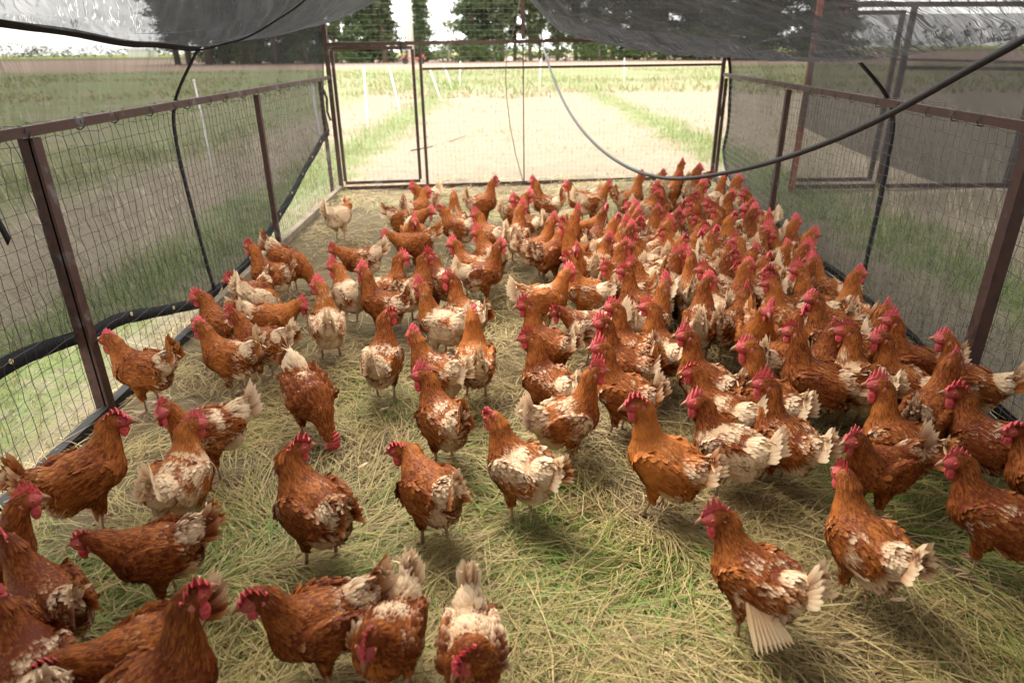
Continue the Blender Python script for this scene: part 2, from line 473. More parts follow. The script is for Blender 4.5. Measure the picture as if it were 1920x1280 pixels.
    Vf, Ff, fa, root, nkn, U = feathers(P, N, T, (.118 - .028 * q) * rng.uniform(.92, 1.08, nt), .027, .04, .10, np.full(nt, .80), np.zeros(nt), rng)
    tail = mesh('tail', Vf, Ff, MAT_PLUM); set_attrs(tail, fa, root, nkn, U)
    # ---- folded wing quills
    wings = []
    for s in (-1, 1):
        nq = 9; k = np.linspace(0, 1, nq)
        P = np.array([B(.012 - .050 * x, .246 - .062 * x, s * (.0935 - .004 * x)) for x in k])
        T = unit(np.array([Rb @ np.array([-1, -s * (.20), -.20 + .26 * x]) for x in k]))
        N = np.tile(np.array([0, s * 1.0, .12]), (nq, 1)); N = unit(N - (N * T).sum(1)[:, None] * T)
        Vf, Ff, fa, root, nkn, U = feathers(P, N, T, .098 + .02 * (1 - k), .024, .05, .08, np.full(nq, .58), np.zeros(nq), rng)
        wm = mesh('wing', Vf, Ff, MAT_PLUM); set_attrs(wm, fa, root, nkn, U); wings.append(wm)
    # ---- legs
    legs = []
    for s in (-1, 1):
        st = rng.uniform(-.02, .03) * s
        g = MB(); hock = np.array([.004, s * .044, .104]); ft = np.array([.012 + st, s * .046, .012])
        g.tube([hock + (-.002, 0, .012), hock, hock * .5 + ft * .5 + (-.003, 0, 0), ft], [.0085, .0082, .0062, .0072], 7)
        for ang, ln in ((0, .060), (.62, .050), (-.62, .050), (pi + .15 * s, .026)):
            dv = np.array([cos(ang + .12 * s), sin(ang + .12 * s), 0])
            g.tube([ft, ft + dv * ln * .5 + (0, 0, -.001), ft + dv * ln * .86 + (0, 0, -.006), ft + dv * ln + (0, 0, -.010)], [.0066, .0052, .0044, .0016], 5)
        legs.append(g.mesh('leg', MAT_LEG, True))
    Mh = Matrix.Identity(4)
    for i in range(3):
        for j in range(3): Mh[i][j] = Rh[i][j]
        Mh[i][3] = head[i]
    return dict(body=body, plumage=plum, tail=tail, wings=wings, legs=legs, Mh=Mh, head=head, tb=tb)

def comb_mesh(seed, flop):
    rng = np.random.default_rng(seed); nu, nv = 31, 5; V = []; F = []
    tips = [(.10, .55), (.27, .85), (.46, 1.0), (.64, .92), (.80, .72), (.95, .45)]
    for side in (-1, 1):
        for i in range(nu):
            u = i / (nu - 1); x = .040 - .060 * u; zb = .008 + .013 * sin(pi * min(1, u * 1.15)) - (.004 * u)
            hgt = .20 + .22 * sin(pi * u)
            for tu, th in tips: hgt = max(hgt, th * (1 + .12 * rng.normal() * 0) - abs(u - tu) * 6.5)
            hgt *= .044
            for j in range(nv):
                q = j / (nv - 1); z = zb + hgt * q
                y = side * (.0042 * (1 - .72 * q)) + flop * q * q * .022 + .0022 * sin(u * 9 + seed) * q
                V.append((x - .006 * q * u - .004 * q, y, z - abs(flop) * q * q * .010))
    o = nu * nv
    for i in range(nu - 1):
        for j in range(nv - 1):
            a = i * nv + j; F.append((a, a + 1, a + nv + 1, a + nv)); a += o; F.append((a, a + nv, a + nv + 1, a + 1))
        F.append((i * nv + nv - 1, o + i * nv + nv - 1, o + (i + 1) * nv + nv - 1, (i + 1) * nv + nv - 1))
    for i, r in ((0, 0), (nu - 1, 1)):
        for j in range(nv - 1):
            a = i * nv + j; f = (a, o + a, o + a + 1, a + 1); F.append(f[::-1] if r else f)
    return mesh('comb', V, F, MAT_COMB)
COMBS = [comb_mesh(1, 0.0), comb_mesh(2, .9), comb_mesh(3, -.8), comb_mesh(5, .35)]
def head_bits():
    d = {}
    g = MB(); g.ellipsoid((.0105, 0, -.001), (.0290, .0252, .0215), 14, 9); d['face'] = g.mesh('face', MAT_FACE, True)
    for s in (-1, 1):
        g = MB(); g.ellipsoid((.018, s * .0095, -.034), (.0125, .0045, .0190), 8, 6); d['wattle', s] = g.mesh('wattle', MAT_COMB, True)
        g = MB(); g.ellipsoid((-.0125, s * .0245, -.010), (.0075, .0036, .0125), 8, 6); d['ear', s] = g.mesh('ear_lobe', MAT_LOBE, True)
        g = MB(); g.ellipsoid((0, 0, 0), (.0046, .0030, .0046), 10, 6); d['eye', s] = g.mesh('eye', MAT_EYE, True)
    g = MB(); g.tube([(.024, 0, .003), (.038, 0, .002), (.049, 0, -.003), (.057, 0, -.010)], [.0100, .0080, .0048, .0008], 8)
    g.tube([(.026, 0, -.007), (.036, 0, -.0075), (.045, 0, -.0085)], [.0056, .0044, .0010], 6)
    d['beak'] = g.mesh('beak', MAT_BEAK, True)
    return d
HB = head_bits()
FORMS = {}
SIZE = np.array([.71, .81, .86])            # metres per model unit along, across, up
def build_hen(x, y, a, f, tone, white, s, detail, seed):
    rng = random.Random(seed)
    root = empty('hen', (x, y, 0.012), a); root.scale = (s * SIZE[0], s * SIZE[1] * rng.uniform(.95, 1.06), s * SIZE[2])
    colr = (white, tone, rng.random(), 1)
    def part(name, me, mat=None, colour=False):
        o = link(name, me, root)
        if mat is not None: o.matrix_local = mat
        if colour: o.color = colr
        return o
    part('body', f['body'], colour=True)
    p = part('plumage', f['plumage'], colour=True); p['kind'] = 'stuff'
    tb = Vector(f['tb']); ang = rng.uniform(-.22, .25)
    Mt = Matrix.Translation(tb) @ Matrix.Rotation(ang, 4, 'Y') @ Matrix.Translation(-tb)
    t = part('tail', f['tail'], Mt, True); t['kind'] = 'stuff'
    if detail:
        for wm in f['wings']:
            w = part('wing', wm, colour=True); w['kind'] = 'stuff'
    Mh = f['Mh'] @ Matrix.Rotation(rng.uniform(-.12, .12), 4, 'Y') @ Matrix.Diagonal((1.36, 1.14, 1.13, 1))
    cs = rng.uniform(.82, 1.22)
    part('comb', rng.choice(COMBS), Mh @ Matrix.Diagonal((1, 1, cs, 1)))
    part('face', HB['face'], Mh)
    part('beak', HB['beak'], Mh)
    ws = rng.uniform(.8, 1.2)
    for sd_ in (-1, 1):
        part('wattle', HB['wattle', sd_], Mh @ Matrix.Diagonal((1, 1, ws, 1)))
        if detail:
            part('ear_lobe', HB['ear', sd_], Mh)
            part('eye', HB['eye', sd_], Mh @ Matrix.Translation((.0135, sd_ * .0238, .0055)))
    for lm in f['legs']: part('leg', lm)
    return root
# ================================================================== MATERIALS OF THE SETTING
def ground_mat():
    t = NT('ground'); P = t.pos(); x, y, z = t.sep(P)
    n1 = t.noise(P, 1.1, 5, .6); n2 = t.noise(P, 7, 4, .65); n3 = t.noise(P, 60, 3, .7); n4 = t.noise(P, .22, 4, .6)
    straw = t.mix(n3, (.215, .182, .132), (.135, .108, .072))
    green = t.mix(n3, (.072, .098, .030), (.125, .158, .052))
    soil = t.mix(n3, (.070, .050, .030), (.12, .090, .055))
    # mown green lanes run beside the pen, dry hay lies between them
    xw = t.math('MULTIPLY_ADD', t.math('SUBTRACT', n1, .5), 1.3, x)
    def lane(c, w, e):
        d = t.math('ABSOLUTE', t.math('SUBTRACT', xw, c)); return t.step(d, w + e, w - e)
    g = t.math('MAXIMUM', lane(-2.15, .38, .25), lane(2.75, .35, .25))
    g = t.math('MAXIMUM', g, t.math('MULTIPLY', lane(-5.6, 1.3, .7), .75))
    g = t.math('MULTIPLY', g, t.step(n2, .30, .55))
    far = t.step(y, 20.0, 29.0)
    rough_f = t.step(t.math('ADD', n4, t.math('MULTIPLY', n1, .4)), .52, .80)
    g = t.math('MAXIMUM', g, t.math('MULTIPLY', far, t.math('MULTIPLY_ADD', rough_f, .6, .25)))
    lft = t.math('MULTIPLY', t.step(x, -4.0, -9.0), .9)
    g = t.math('MAXIMUM', g, t.math('MULTIPLY', lft, t.step(n1, .3, .6)))
    c = t.mix(g, straw, green)
    c = t.mix(t.math('MULTIPLY', t.step(n2, .55, .75), t.step(y, 30.0, 12.0, .0, .55)), c, soil)
    # inside the pen the sward is trodden and thin
    ins = t.math('MULTIPLY', t.step(t.math('ABSOLUTE', t.math('SUBTRACT', x, .1)), 2.0, 1.5), t.step(y, 7.2, 6.3))
    c = t.mix(t.math('MULTIPLY', ins, .85), c, t.mix(n2, soil, (.20, .155, .075)))
    # far: ploughed strip, then pasture
    c = t.mix(t.math('MULTIPLY', t.step(t.math('MULTIPLY_ADD', n4, 14.0, y), 58.0, 72.0), t.step(y, 175.0, 160.0)), c, t.mix(n1, (.25, .18, .14), (.20, .14, .105)))
    c = t.mix(t.math('MULTIPLY', t.step(y, 165.0, 185.0), t.step(y, 330.0, 300.0)), c, t.mix(n4, (.10, .10, .05), (.16, .14, .07)))
    c = t.mix(t.step(y, 300.0, 330.0), c, t.mix(n4, (.34, .36, .06), (.16, .22, .06)))
    h = t.math('MULTIPLY_ADD', n3, .6, n2)
    return t.done(t.bsdf(c, .9, .1, normal=t.bump(h, .6, .03)))
def strand_mat(name, cols, tl=.3):
    t = NT(name); r = t.attr('rnd')[2]
    cr = t.node('ShaderNodeValToRGB'); e = cr.color_ramp.elements
    e[0].position, e[0].color = cols[0][0], (*cols[0][1], 1); e[1].position, e[1].color = cols[-1][0], (*cols[-1][1], 1)
    for p, c in cols[1:-1]:
        q = e.new(p); q.color = (*c, 1)
    t.set(cr.inputs[0], r)
    s = t.bsdf(cr.outputs[0], .55, .25)
    return t.done(t.shmix(tl, s, t.transl(cr.outputs[0])))
def rust_mat(name, c1, c2, c3=(.16, .16, .17)):
    t = NT(name); o = t.pos()
    n = t.noise(o, 34, 5, .65); n2 = t.noise(o, 9, 3)
    c = t.mix(t.step(n, .35, .68), c1, c2); c = t.mix(t.step(n2, .60, .72, .0, .55), c, c3)
    return t.done(t.bsdf(c, t.step(n, .3, .7, .5, .85), .35, normal=t.bump(n, .35, .004)))
def plain_mat(name, c, rough=.6, var=.35, scale=20, spec=.3):
    t = NT(name); n = t.noise(t.pos(), scale, 4)
    k = t.mix(t.step(n, .35, .7, 0, var), c, tuple(v * .45 for v in c))
    return t.done(t.bsdf(k, rough, spec, normal=t.bump(n, .15, .003)))
def net_mat(name, dens, tint, slant=.42, amp=.45):
    """woven shade cloth: open weave lets part of the light through, folds close it"""
    t = NT(name); u = t.uv(); x, y, z = t.sep(u)
    # fine creases run slantwise, a few broad folds
    wob = t.math('MULTIPLY', t.math('SUBTRACT', t.noise(u, 1.6, 3), .5), .16)
    def streak(slant, sc, k, seed, det=2):
        q = t.math('ADD', t.math('MULTIPLY_ADD', y, slant, x), wob)
        return t.noise(t.comb(q, t.math('MULTIPLY', y, k), seed), sc, det, .55)
    def thin(v, c0, w): return t.step(t.math('ABSOLUTE', t.math('SUBTRACT', v, c0)), w, .0)
    c = t.noise(u, 2.2, 3); e1 = t.step(t.noise(u, 1.1, 2), .42, .60); e2 = t.step(t.noise(t.vmath('ADD', u, (7.0, 3.0, 0.0)), 1.4, 2), .44, .60)
    a, b, d = streak(slant, 42, .05, 0.0), streak(slant * .8, 13, .07, 4.0, 3), streak(slant * 1.5, 30, .06, 9.0)
    f = t.math('MULTIPLY_ADD', t.math('SUBTRACT', c, .5), .16, dens)
    f = t.math('MULTIPLY_ADD', t.math('SUBTRACT', a, .5), .30 * amp, f)
    f = t.math('MULTIPLY_ADD', t.math('SUBTRACT', b, .5), .22 * amp, f)
    f = t.math('MULTIPLY_ADD', t.math('MULTIPLY', thin(a, .56, .03), e1), -.30 * (amp + .25), f)      # taut creases, thin and open
    f = t.math('MULTIPLY_ADD', t.math('MULTIPLY', thin(b, .44, .022), e2), .18 * amp, f)      # doubled folds, dark
    f = t.math('MULTIPLY_ADD', t.math('MULTIPLY', thin(d, .50, .025), e2), .14 * amp, f)
    f = t.math('MINIMUM', t.math('MAXIMUM', f, .10), .97)
    col = t.mix(t.step(b, .4, .7), tint, tuple(q * 1.7 for q in tint))
    cloth = t.shmix(.35, t.bsdf(col, .75, .15), t.transl(col))
    tr = t.node('ShaderNodeBsdfTransparent').outputs[0]
    return t.done(t.shmix(f, tr, cloth))
M_GROUND = ground_mat()
M_STRAW = strand_mat('straw', [(0, (.09, .060, .026)), (.18, (.25, .17, .075)), (.42, (.54, .42, .20)), (.60, (.50, .40, .16)), (.72, (.30, .29, .08)), (.85, (.13, .19, .035)), (1, (.22, .31, .06))])
M_GRASS = strand_mat('grass', [(0, (.26, .21, .12)), (.22, (.22, .19, .09)), (.40, (.14, .17, .05)), (.7, (.09, .15, .028)), (1, (.16, .25, .055))], .4)
M_RUST = rust_mat('rusty_steel', (.034, .016, .012), (.072, .032, .023))
M_RUST_RED = rust_mat('red_rust', (.30, .075, .035), (.16, .045, .025))
M_WIRE = plain_mat('galvanised_wire', (.16, .15, .14), .45, .6, 30)
M_WIRE_DARK = plain_mat('black_netting', (.045, .042, .040), .6, .4, 30)
M_STRAP = plain_mat('black_webbing', (.014, .014, .015), .75, .5, 60, .15)
M_HOSE = plain_mat('grey_pipe', (.022, .022, .023), .5, .5, 14, .3)
M_WHITE = plain_mat('white_plastic', (.78, .77, .74), .5, .15, 8)
M_CABLE = plain_mat('cable', (.10, .075, .05), .6, .3, 20)
M_BOARD = plain_mat('weathered_board', (.20, .16, .115), .85, .7, 12, .1)
M_PIPE = plain_mat('black_pipe', (.03, .029, .028), .8, .6, 18, .1)
M_NET_L = net_mat('shade_cloth_pale', .775, (.009, .0092, .0095), .50)
M_NET_R = net_mat('shade_cloth', .785, (.012, .0115, .0115), -.5)
M_NET_T = net_mat('shade_cloth_roof', .905, (.024, .025, .027), .5, .30)
M_NET_TR = net_mat('shade_cloth_roof_right', .865, (.020, .020, .0205), .4, 1.25)
M_NET_N = net_mat('shade_cloth_dark', .68, (.05, .046, .046))

# ================================================================== GROUND
def axis(lim, fine, step):
    v = list(np.arange(-fine, fine + 1e-6, step)); s = step; q = fine
    while q < lim: s *= 1.35; q += s; v.append(min(q, lim)); v.insert(0, -min(q, lim))
    return np.array(v)
def ground_z(x, y):
    r = np.sqrt(x * x + (y - 4) ** 2); k = np.clip((26 - r) / 8, 0, 1)
    z = (vnoise(x * 2.2, y * 2.2, 3) - .5) * .05 + (vnoise(x * 6, y * 6, 4) - .5) * .022
    pen = np.clip((2.3 - np.abs(x)) / .5, 0, 1) * np.clip((7.4 - y) / .6, 0, 1)
    return z * k * (1 - .6 * pen)
gx, gy = axis(2600, 9, .12), axis(2600, 9, .12) + 5
GX, GY = np.meshgrid(gx, gy, indexing='ij')
V = np.stack([GX, GY, ground_z(GX, GY)], -1).reshape(-1, 3)
nx, ny = len(gx), len(gy)
I = (np.arange(nx - 1)[:, None] * ny + np.arange(ny - 1)[None]).ravel()
ground = tag(link('ground', mesh('ground', V, np.stack([I, I + ny, I + ny + 1, I + 1], 1), M_GROUND)), kind='structure')

def strands(name, X, Y, Z0, L, W, az, rise, bend, rnd, mat, seg=3):
    """ribbons: start at X,Y,Z0, run L along az, rise by rise*L, sag or arch by bend"""
    n = len(X); V = np.zeros((n, (seg + 1) * 2, 3)); t = np.linspace(0, 1, seg + 1)
    az2 = RNG.normal(0, .5, n)
    for k, q in enumerate(t):
        a = az + az2 * q
        cx = X + np.cos(a) * L * q * np.sqrt(np.clip(1 - rise * rise, .02, 1)); cy = Y + np.sin(a) * L * q * np.sqrt(np.clip(1 - rise * rise, .02, 1))
        cz = Z0 + rise * L * q + bend * 4 * q * (1 - q) - bend * q * q * 1.2
        w = W * (1 - .75 * q ** 2) / 2
        sx, sy = -np.sin(a) * w, np.cos(a) * w
        V[:, k * 2] = np.stack([cx - sx, cy - sy, cz], 1); V[:, k * 2 + 1] = np.stack([cx + sx, cy + sy, cz + w * .5], 1)
    f = np.array([(2 * k, 2 * k + 1, 2 * k + 3, 2 * k + 2) for k in range(seg)])
    F = (f[None] + (np.arange(n) * (seg + 1) * 2)[:, None, None]).reshape(-1, 4)
    me = mesh(name, V.reshape(-1, 3), F, mat)
    a = me.attributes.new('rnd', 'FLOAT', 'POINT'); a.data.foreach_set('value', np.repeat(rnd, (seg + 1) * 2).astype(np.float32))
    return tag(link(name, me), kind='stuff')
def scatter(n, x0, x1, y0, y1, falloff=1.0):
    u = RNG.random(n); Y = (y0 ** (1 - falloff) + u * (y1 ** (1 - falloff) - y0 ** (1 - falloff))) ** (1 / (1 - falloff)) if falloff != 1 else y0 * (y1 / y0) ** u
    return RNG.uniform(x0, x1, n), Y
def wall_l(y): return -1.53 - .13 * (y - 1.8) / 4.8
def wall_r(y): return 1.70 + .42 * (y - 2.2) / 4.87
# hay and trodden grass on the floor of the pen
X, Y = scatter(135000, -1.72, 2.2, .75, 7.2, 1.7)
thin_ = vnoise(X * 2.7 + 1, Y * 2.7, 61) * .6 + vnoise(X * 8, Y * 8, 62) * .4
k = (X > wall_l(Y) - .08) & (X < wall_r(Y) + .06) & (RNG.random(len(X)) < np.clip((thin_ - .26) * 2.6, .10, 1)); X, Y = X[k], Y[k]; n = len(X)
swirl = vnoise(X * 2.3, Y * 2.3, 21) * 2 * pi * 1.6
grn = vnoise(X * 1.5 + 3, Y * 1.5, 8) * .55 + vnoise(X * 5, Y * 5, 9) * .45
grn += .34 * np.exp(-((X - .42) ** 2 / .10 + (Y - 1.34) ** 2 / .06)) + .20 * np.exp(-((X - 1.1) ** 2 / .12 + (Y - 1.2) ** 2 / .08)) + .08 * (X > .9)
rnd = np.clip(RNG.beta(1.7, 2.3, n) * .66 + np.clip(grn - .49, 0, 1) * 1.5 * RNG.random(n) * 1.7, 0, 1)
hum = vnoise(X * 3.1, Y * 3.1, 5)
strands('straw_litter', X, Y, ground_z(X, Y) + .001 + RNG.random(n) ** 2 * .024 * (.4 + hum), RNG.uniform(.06, .19, n) * (1 + .9 * (RNG.random(n) < .15)), RNG.uniform(.0013, .0038, n) * (1 + .13 * Y),
        swirl + RNG.normal(0, .75, n), RNG.uniform(-.03, .20, n), RNG.uniform(-.004, .014, n), rnd, M_STRAW)
# standing grass outside the pen and beyond the gate
Xs, Ys = [], []
for a in ((30000, -6.5, -1.6, 1.3, 10, 1.3), (20000, 1.75, 6.0, 1.8, 11, 1.3), (26000, -5, 6, 6.7, 26, 1.5), (14000, -14, -6.5, 3, 26, 1.3)):
    q = scatter(*a); Xs.append(q[0]); Ys.append(q[1])
X, Y = np.concatenate(Xs), np.concatenate(Ys)
lane = np.maximum(np.exp(-((X + 2.15 + .5 * (vnoise(X, Y, 31) - .5)) / .5) ** 2), np.exp(-((X - 2.75) / .5) ** 2))
lane = np.maximum(lane, .55 * (X < -4.3)); pat = vnoise(X * 1.4, Y * 1.4, 14)
k = (RNG.random(len(X)) < .25 + .75 * np.clip(lane + (pat - .55), 0, 1)) & ~((X > wall_l(Y) - .05) & (X < wall_r(Y) + .05) & (Y < 6.9))
X, Y, lane, pat = X[k], Y[k], lane[k], pat[k]; n = len(X)
tall = np.clip(lane * .8 + pat - .35, .1, 1)
rnd = np.clip(.08 + lane * .72 * RNG.random(n) + (pat - .5) * .3 + RNG.normal(0, .1, n), 0, 1)
strands('grass', X, Y, ground_z(X, Y) - .005, RNG.uniform(.04, .14, n) * (.5 + tall), RNG.uniform(.002, .005, n) * (1 + .10 * Y), RNG.uniform(0, 2 * pi, n),
        np.clip(RNG.normal(.45 + .35 * tall, .2, n), .02, .95), RNG.uniform(0, .012, n), rnd, M_GRASS)
# tall weeds across the field
X, Y = scatter(20000, -40, 40, 20, 52, 1.0); pat = vnoise(X * .35, Y * .35, 44); k = pat > .42; X, Y, pat = X[k], Y[k], pat[k]; n = len(X)
strands('field_weeds', X, Y, np.zeros(n) - .01, RNG.uniform(.10, .27, n) * (.5 + pat), RNG.uniform(.03, .07, n), RNG.uniform(0, 2 * pi, n), RNG.uniform(.5, .95, n), RNG.uniform(0, .05, n),
        np.clip(pat * .42 + RNG.normal(0, .12, n), 0, .6), M_GRASS, 2)

# ================================================================== THE PEN
pen = tag(empty('poultry_pen', (0, 4, 0)), 'rust brown steel frame pen with wire netting walls and a gate, holding the whole flock', 'chicken pen')
def kid(mb, name, mat, parent=pen, smooth=False, kind=None):
    o = mb.build(name, mat, parent, smooth)
    if parent is pen: o.matrix_parent_inverse = Matrix.Translation(-pen.location)
    if kind: o['kind'] = kind
    return o
def bar(name, a, b, w, d=None, mat=None, parent=pen):
    g = MB(); g.bar(a, b, w, d); return kid(g, name, mat or M_RUST, parent)
def L_bar(name, a, b, w):
    g = MB(); a, b = np.array(a, float), np.array(b, float)
    g.bar(a, b, w, .006); g.bar(a + (-w / 2 + .003, w / 2 + .004, 0), b + (-w / 2 + .003, w / 2 + .004, 0), .006, w); return kid(g, name, M_RUST)
RAIL = 1.025
# left wall
bar('top_rail', (wall_l(.2), .2, RAIL), (wall_l(6.62), 6.62, RAIL + .012), .030, .032)
P1 = (wall_l(2.22), 2.222)
g = MB(); g.bar((P1[0] - .012, P1[1], 0), (P1[0] - .012, P1[1], RAIL - .018), .040, .016, (0, 1, 0)); g.bar((P1[0] + .010, P1[1] + .013, 0), (P1[0] + .010, P1[1] + .013, RAIL - .018), .016, .042, (0, 1, 0))
kid(g, 'post', M_RUST)
bar('post', (wall_l(4.5), 4.5, 0), (wall_l(4.5), 4.5, RAIL - .018), .032)
bar('post', (-1.735, 6.55, 0), (-1.735, 6.55, RAIL - .018), .030)
bar('post', (wall_l(.4), .4, 0), (wall_l(.4), .4, RAIL - .018), .040)
bar('ground_rail', (wall_l(.6) + .0, .6, .016), (wall_l(3.05), 3.05, .016), .036, .036, M_PIPE)
bar('ground_rail', (wall_l(3.06), 3.06, .028), (wall_l(6.6), 6.6, .028), .040, .050, M_BOARD)
# right wall
bar('top_rail', (wall_r(.2), .2, 1.0), (wall_r(7.07), 7.07, 1.012), .030, .032)
bar('post', (wall_r(4.92), 4.92, 0), (wall_r(4.92), 4.92, .982), .034)
bar('post', (wall_r(2.24), 2.24, 0), (wall_r(2.24), 2.24, .980), .046)
bar('post', (wall_r(7.0) + .03, 7.06, 0), (wall_r(7.0) + .03, 7.06, .98), .028)
bar('post', (wall_r(.4), .4, 0), (wall_r(.4), .4, .98), .040)
bar('ground_rail', (wall_r(.6), .6, .025), (wall_r(7.0), 7.0, .025), .040, .040, M_PIPE)
# tie wires round the rails
for i in range(26):
    for w, z, n in ((wall_l, RAIL, 1), (wall_r, 1.0, 1)):
        y = .5 + 6.2 * i / 25 + random.uniform(-.06, .06); g = MB()
        a = [(w(y) + .021 * cos(q), y + .004 * sin(q * 2) + .003 * q, z + .022 * sin(q)) for q in np.linspace(0, 6.6, 9)]
        g.tube(a, .0022, 4); kid(g, 'wire_tie', M_WIRE_DARK)
# gate end
GA, GB = np.array([-1.66, 6.62]), np.array([2.105, 7.075])
def gp(f, z): p = GA + (GB - GA) * f; return (p[0], p[1], z)
f1, f2, fm = .208, .222, .476
bar('corner_post', gp(0, 0), gp(0, 1.52), .036)
bar('corner_post', gp(1, 0), gp(1, 1.36), .034)
bar('gate_post', gp(f2, 0), gp(f2, 1.285), .026)
bar('cross_bar', gp(.004, 1.315), gp(.996, 1.340), .034, .030)
bar('cross_bar', gp(f2 + .004, 1.100), gp(.996, 1.105), .020, .022)
bar('ground_rail', gp(.006, .022), gp(.994, .022), .030, .034)
bar('ridge_post', gp(fm, 1.345), gp(fm, 2.05), .034)
bar('ridge_bar', (.02, -1.5, 2.06), (gp(fm, 2.07)[0], gp(fm, 0)[1], 2.07), .034)
bar('gate_stay', gp(fm + .002, .04), gp(fm, 1.32), .011)
door = bar('door', gp(.012, .075), gp(f1 - .004, .075), .028); door.name = 'door'
for a, b, n in ((gp(.012, .092), gp(.012, 1.268), 'stile'), (gp(f1 - .004, .092), gp(f1 - .004, 1.268), 'stile'), (gp(.012, 1.282), gp(f1 - .004, 1.282), 'rail')):
    g = MB(); g.bar(a, b, .027); g.build(n, M_RUST, door)
g = MB(); p = gp(f1 - .03, 1.30); g.bar((p[0], p[1] - .02, 1.24), (p[0], p[1] - .02, 1.325), .014, .02); g.build('latch', M_PIPE, door)
g = MB(); p = gp(-.008, .8); g.tube([(p[0] - .03, p[1] - .02, .93), (p[0] - .01, p[1] - .02, .86), (p[0] - .02, p[1] - .02, .74), (p[0] + .004, p[1] - .02, .66)], .011, 6); kid(g, 'hinge_chain', M_RUST)
g = MB(); p = gp(1.008, .8); g.tube([(p[0], p[1] - .02, .90), (p[0] + .02, p[1] - .02, .83), (p[0], p[1] - .02, .74), (p[0] - .004, p[1] - .02, .62)], .011, 6); kid(g, 'hinge_chain', M_RUST)
# hanging cord beside the stay
g = MB(); g.tube([atY(x, y, 6.62) for x, y in ((975, 0), (968, 40), (958, 75), (950, 110), (948, 140), (950, 185), (957, 240), (968, 295), (982, 345))], .0042, 5)
tag(g.build('cord', M_CABLE, smooth=True), 'thin dark cord hanging slack beside the middle stay of the gate', 'cord')

def wire_net(name, p00, du, nu, dv, nv, r, mat, wob, curl=0.0, seed=0):
    """square netting as thin three-sided wires; wob shakes the knots"""
    rg = np.random.default_rng(seed)
    U, W_ = np.meshgrid(np.arange(nu + 1), np.arange(nv + 1), indexing='ij')
    P = np.array(p00) + U[..., None] * np.array(du) + W_[..., None] * np.array(dv)
    nrm = unit_(np.cross(du, dv))
    low = (vnoise(U * .35, W_ * .5, seed) - .5)
    P = P + nrm * (low * .05 * (wob > .003))[..., None] + rg.normal(0, wob, P.shape) + np.array(du) / np.linalg.norm(du) * ((vnoise(U * .22 + 7, W_ * .30, seed + 1) - .5) * wob * 5)[..., None]
    top = np.clip((W_ - (nv - 1.6)) / 1.6, 0, 1)
    P = P + rg.normal(0, 1, P.shape) * (curl * top)[..., None]
    A = [(P[:-1], P[1:]), (P[:, :-1], P[:, 1:])]
    a = np.concatenate([q[0].reshape(-1, 3) for q in A]); b = np.concatenate([q[1].reshape(-1, 3) for q in A])
    t = b - a; t /= np.linalg.norm(t, axis=1)[:, None] + 1e-9
    ref = np.where(np.abs(t[:, 2:3]) > .8, np.array([[1.0, 0, 0]]), np.array([[0, 0, 1.0]]))
    x = np.cross(t, ref); x /= np.linalg.norm(x, axis=1)[:, None]; y = np.cross(t, x)
    V = []
    for Q in (a, b):
        for k in range(3):
            an = 2 * pi * k / 3; V.append(Q + r * (x * cos(an) + y * sin(an)))
    V = np.stack(V, 1); n = len(a)
    f = np.array([(0, 1, 4, 3), (1, 2, 5, 4), (2, 0, 3, 5)])
    F = (f[None] + (np.arange(n) * 6)[:, None, None]).reshape(-1, 4)
    o = link(name, mesh(name, V.reshape(-1, 3), F, mat), pen); o.matrix_parent_inverse = Matrix.Translation(-pen.location); o['kind'] = 'stuff'
    return o
def unit_(v): v = np.asarray(v, float); return v / np.linalg.norm(v)
yl0, yl1 = .5, 6.58
dl = np.array([wall_l(yl1) - wall_l(yl0), yl1 - yl0, 0]) / 118
wire_net('wire_netting', (wall_l(yl0) - .026, yl0, .03), dl, 118, (0, 0, .0505), 20, .0013, M_WIRE_DARK, .0024, .010, 5)
yr0, yr1 = .5, 7.02
dr = np.array([wall_r(yr1) - wall_r(yr0), yr1 - yr0, 0]) / 118
wire_net('wire_netting', (wall_r(yr0) + .030, yr0, .03), dr, 118, (0, 0, .0495), 20, .0013, M_WIRE, .0024, .010, 9)
dg = np.append((GB - GA) / 84, 0)
wire_net('wire_netting', (GA[0], GA[1] + .03, .03), dg, 84, (0, 0, .0450), 44, .0007, M_WIRE, .0008, 0, 13)

# ================================================================== SHADE CLOTH OVER THE PEN
cloth = tag(empty('shade_cloth', (0, 3.5, 1.5)), 'sheer black shade netting draped over the pen, sagging and creased, with black seam straps', 'shade net')
def interp(tab, y): a = np.array(tab); return np.interp(y, a[:, 0], a[:, 1])
EL_X = [(-2.5, -1.46), (2, -1.46), (3.35, -1.44), (5, -1.56), (6.65, -1.69)]
EL_Z = [(-2.5, 1.42), (0, 1.40), (2.11, 1.343), (2.83, 1.290), (3.35, 1.277), (4.5, 1.33), (6.65, 1.487)]
ER_X = [(-2.5, 1.64), (2, 1.64), (3.4, 1.66), (5, 1.88), (6.65, 2.06), (7.1, 2.12)]
ER_Z = [(-2.5, 1.34), (0, 1.33), (2.2, 1.285), (3.0, 1.215), (3.6, 1.180), (4.8, 1.168), (5.6, 1.195), (6.4, 1.26), (7.1, 1.335)]
HL_Z = [(-2.5, .36), (1.2, .40), (1.96, .349), (2.38, .277), (2.55, .262), (2.93, .143), (3.3, .057), (3.9, .030), (4.59, .123), (5.5, .331), (6.3, .52), (6.7, .56)]
HR_Z = [(-2.5, .04), (6.0, .03), (6.5, .06), (6.9, .18), (7.2, .40)]
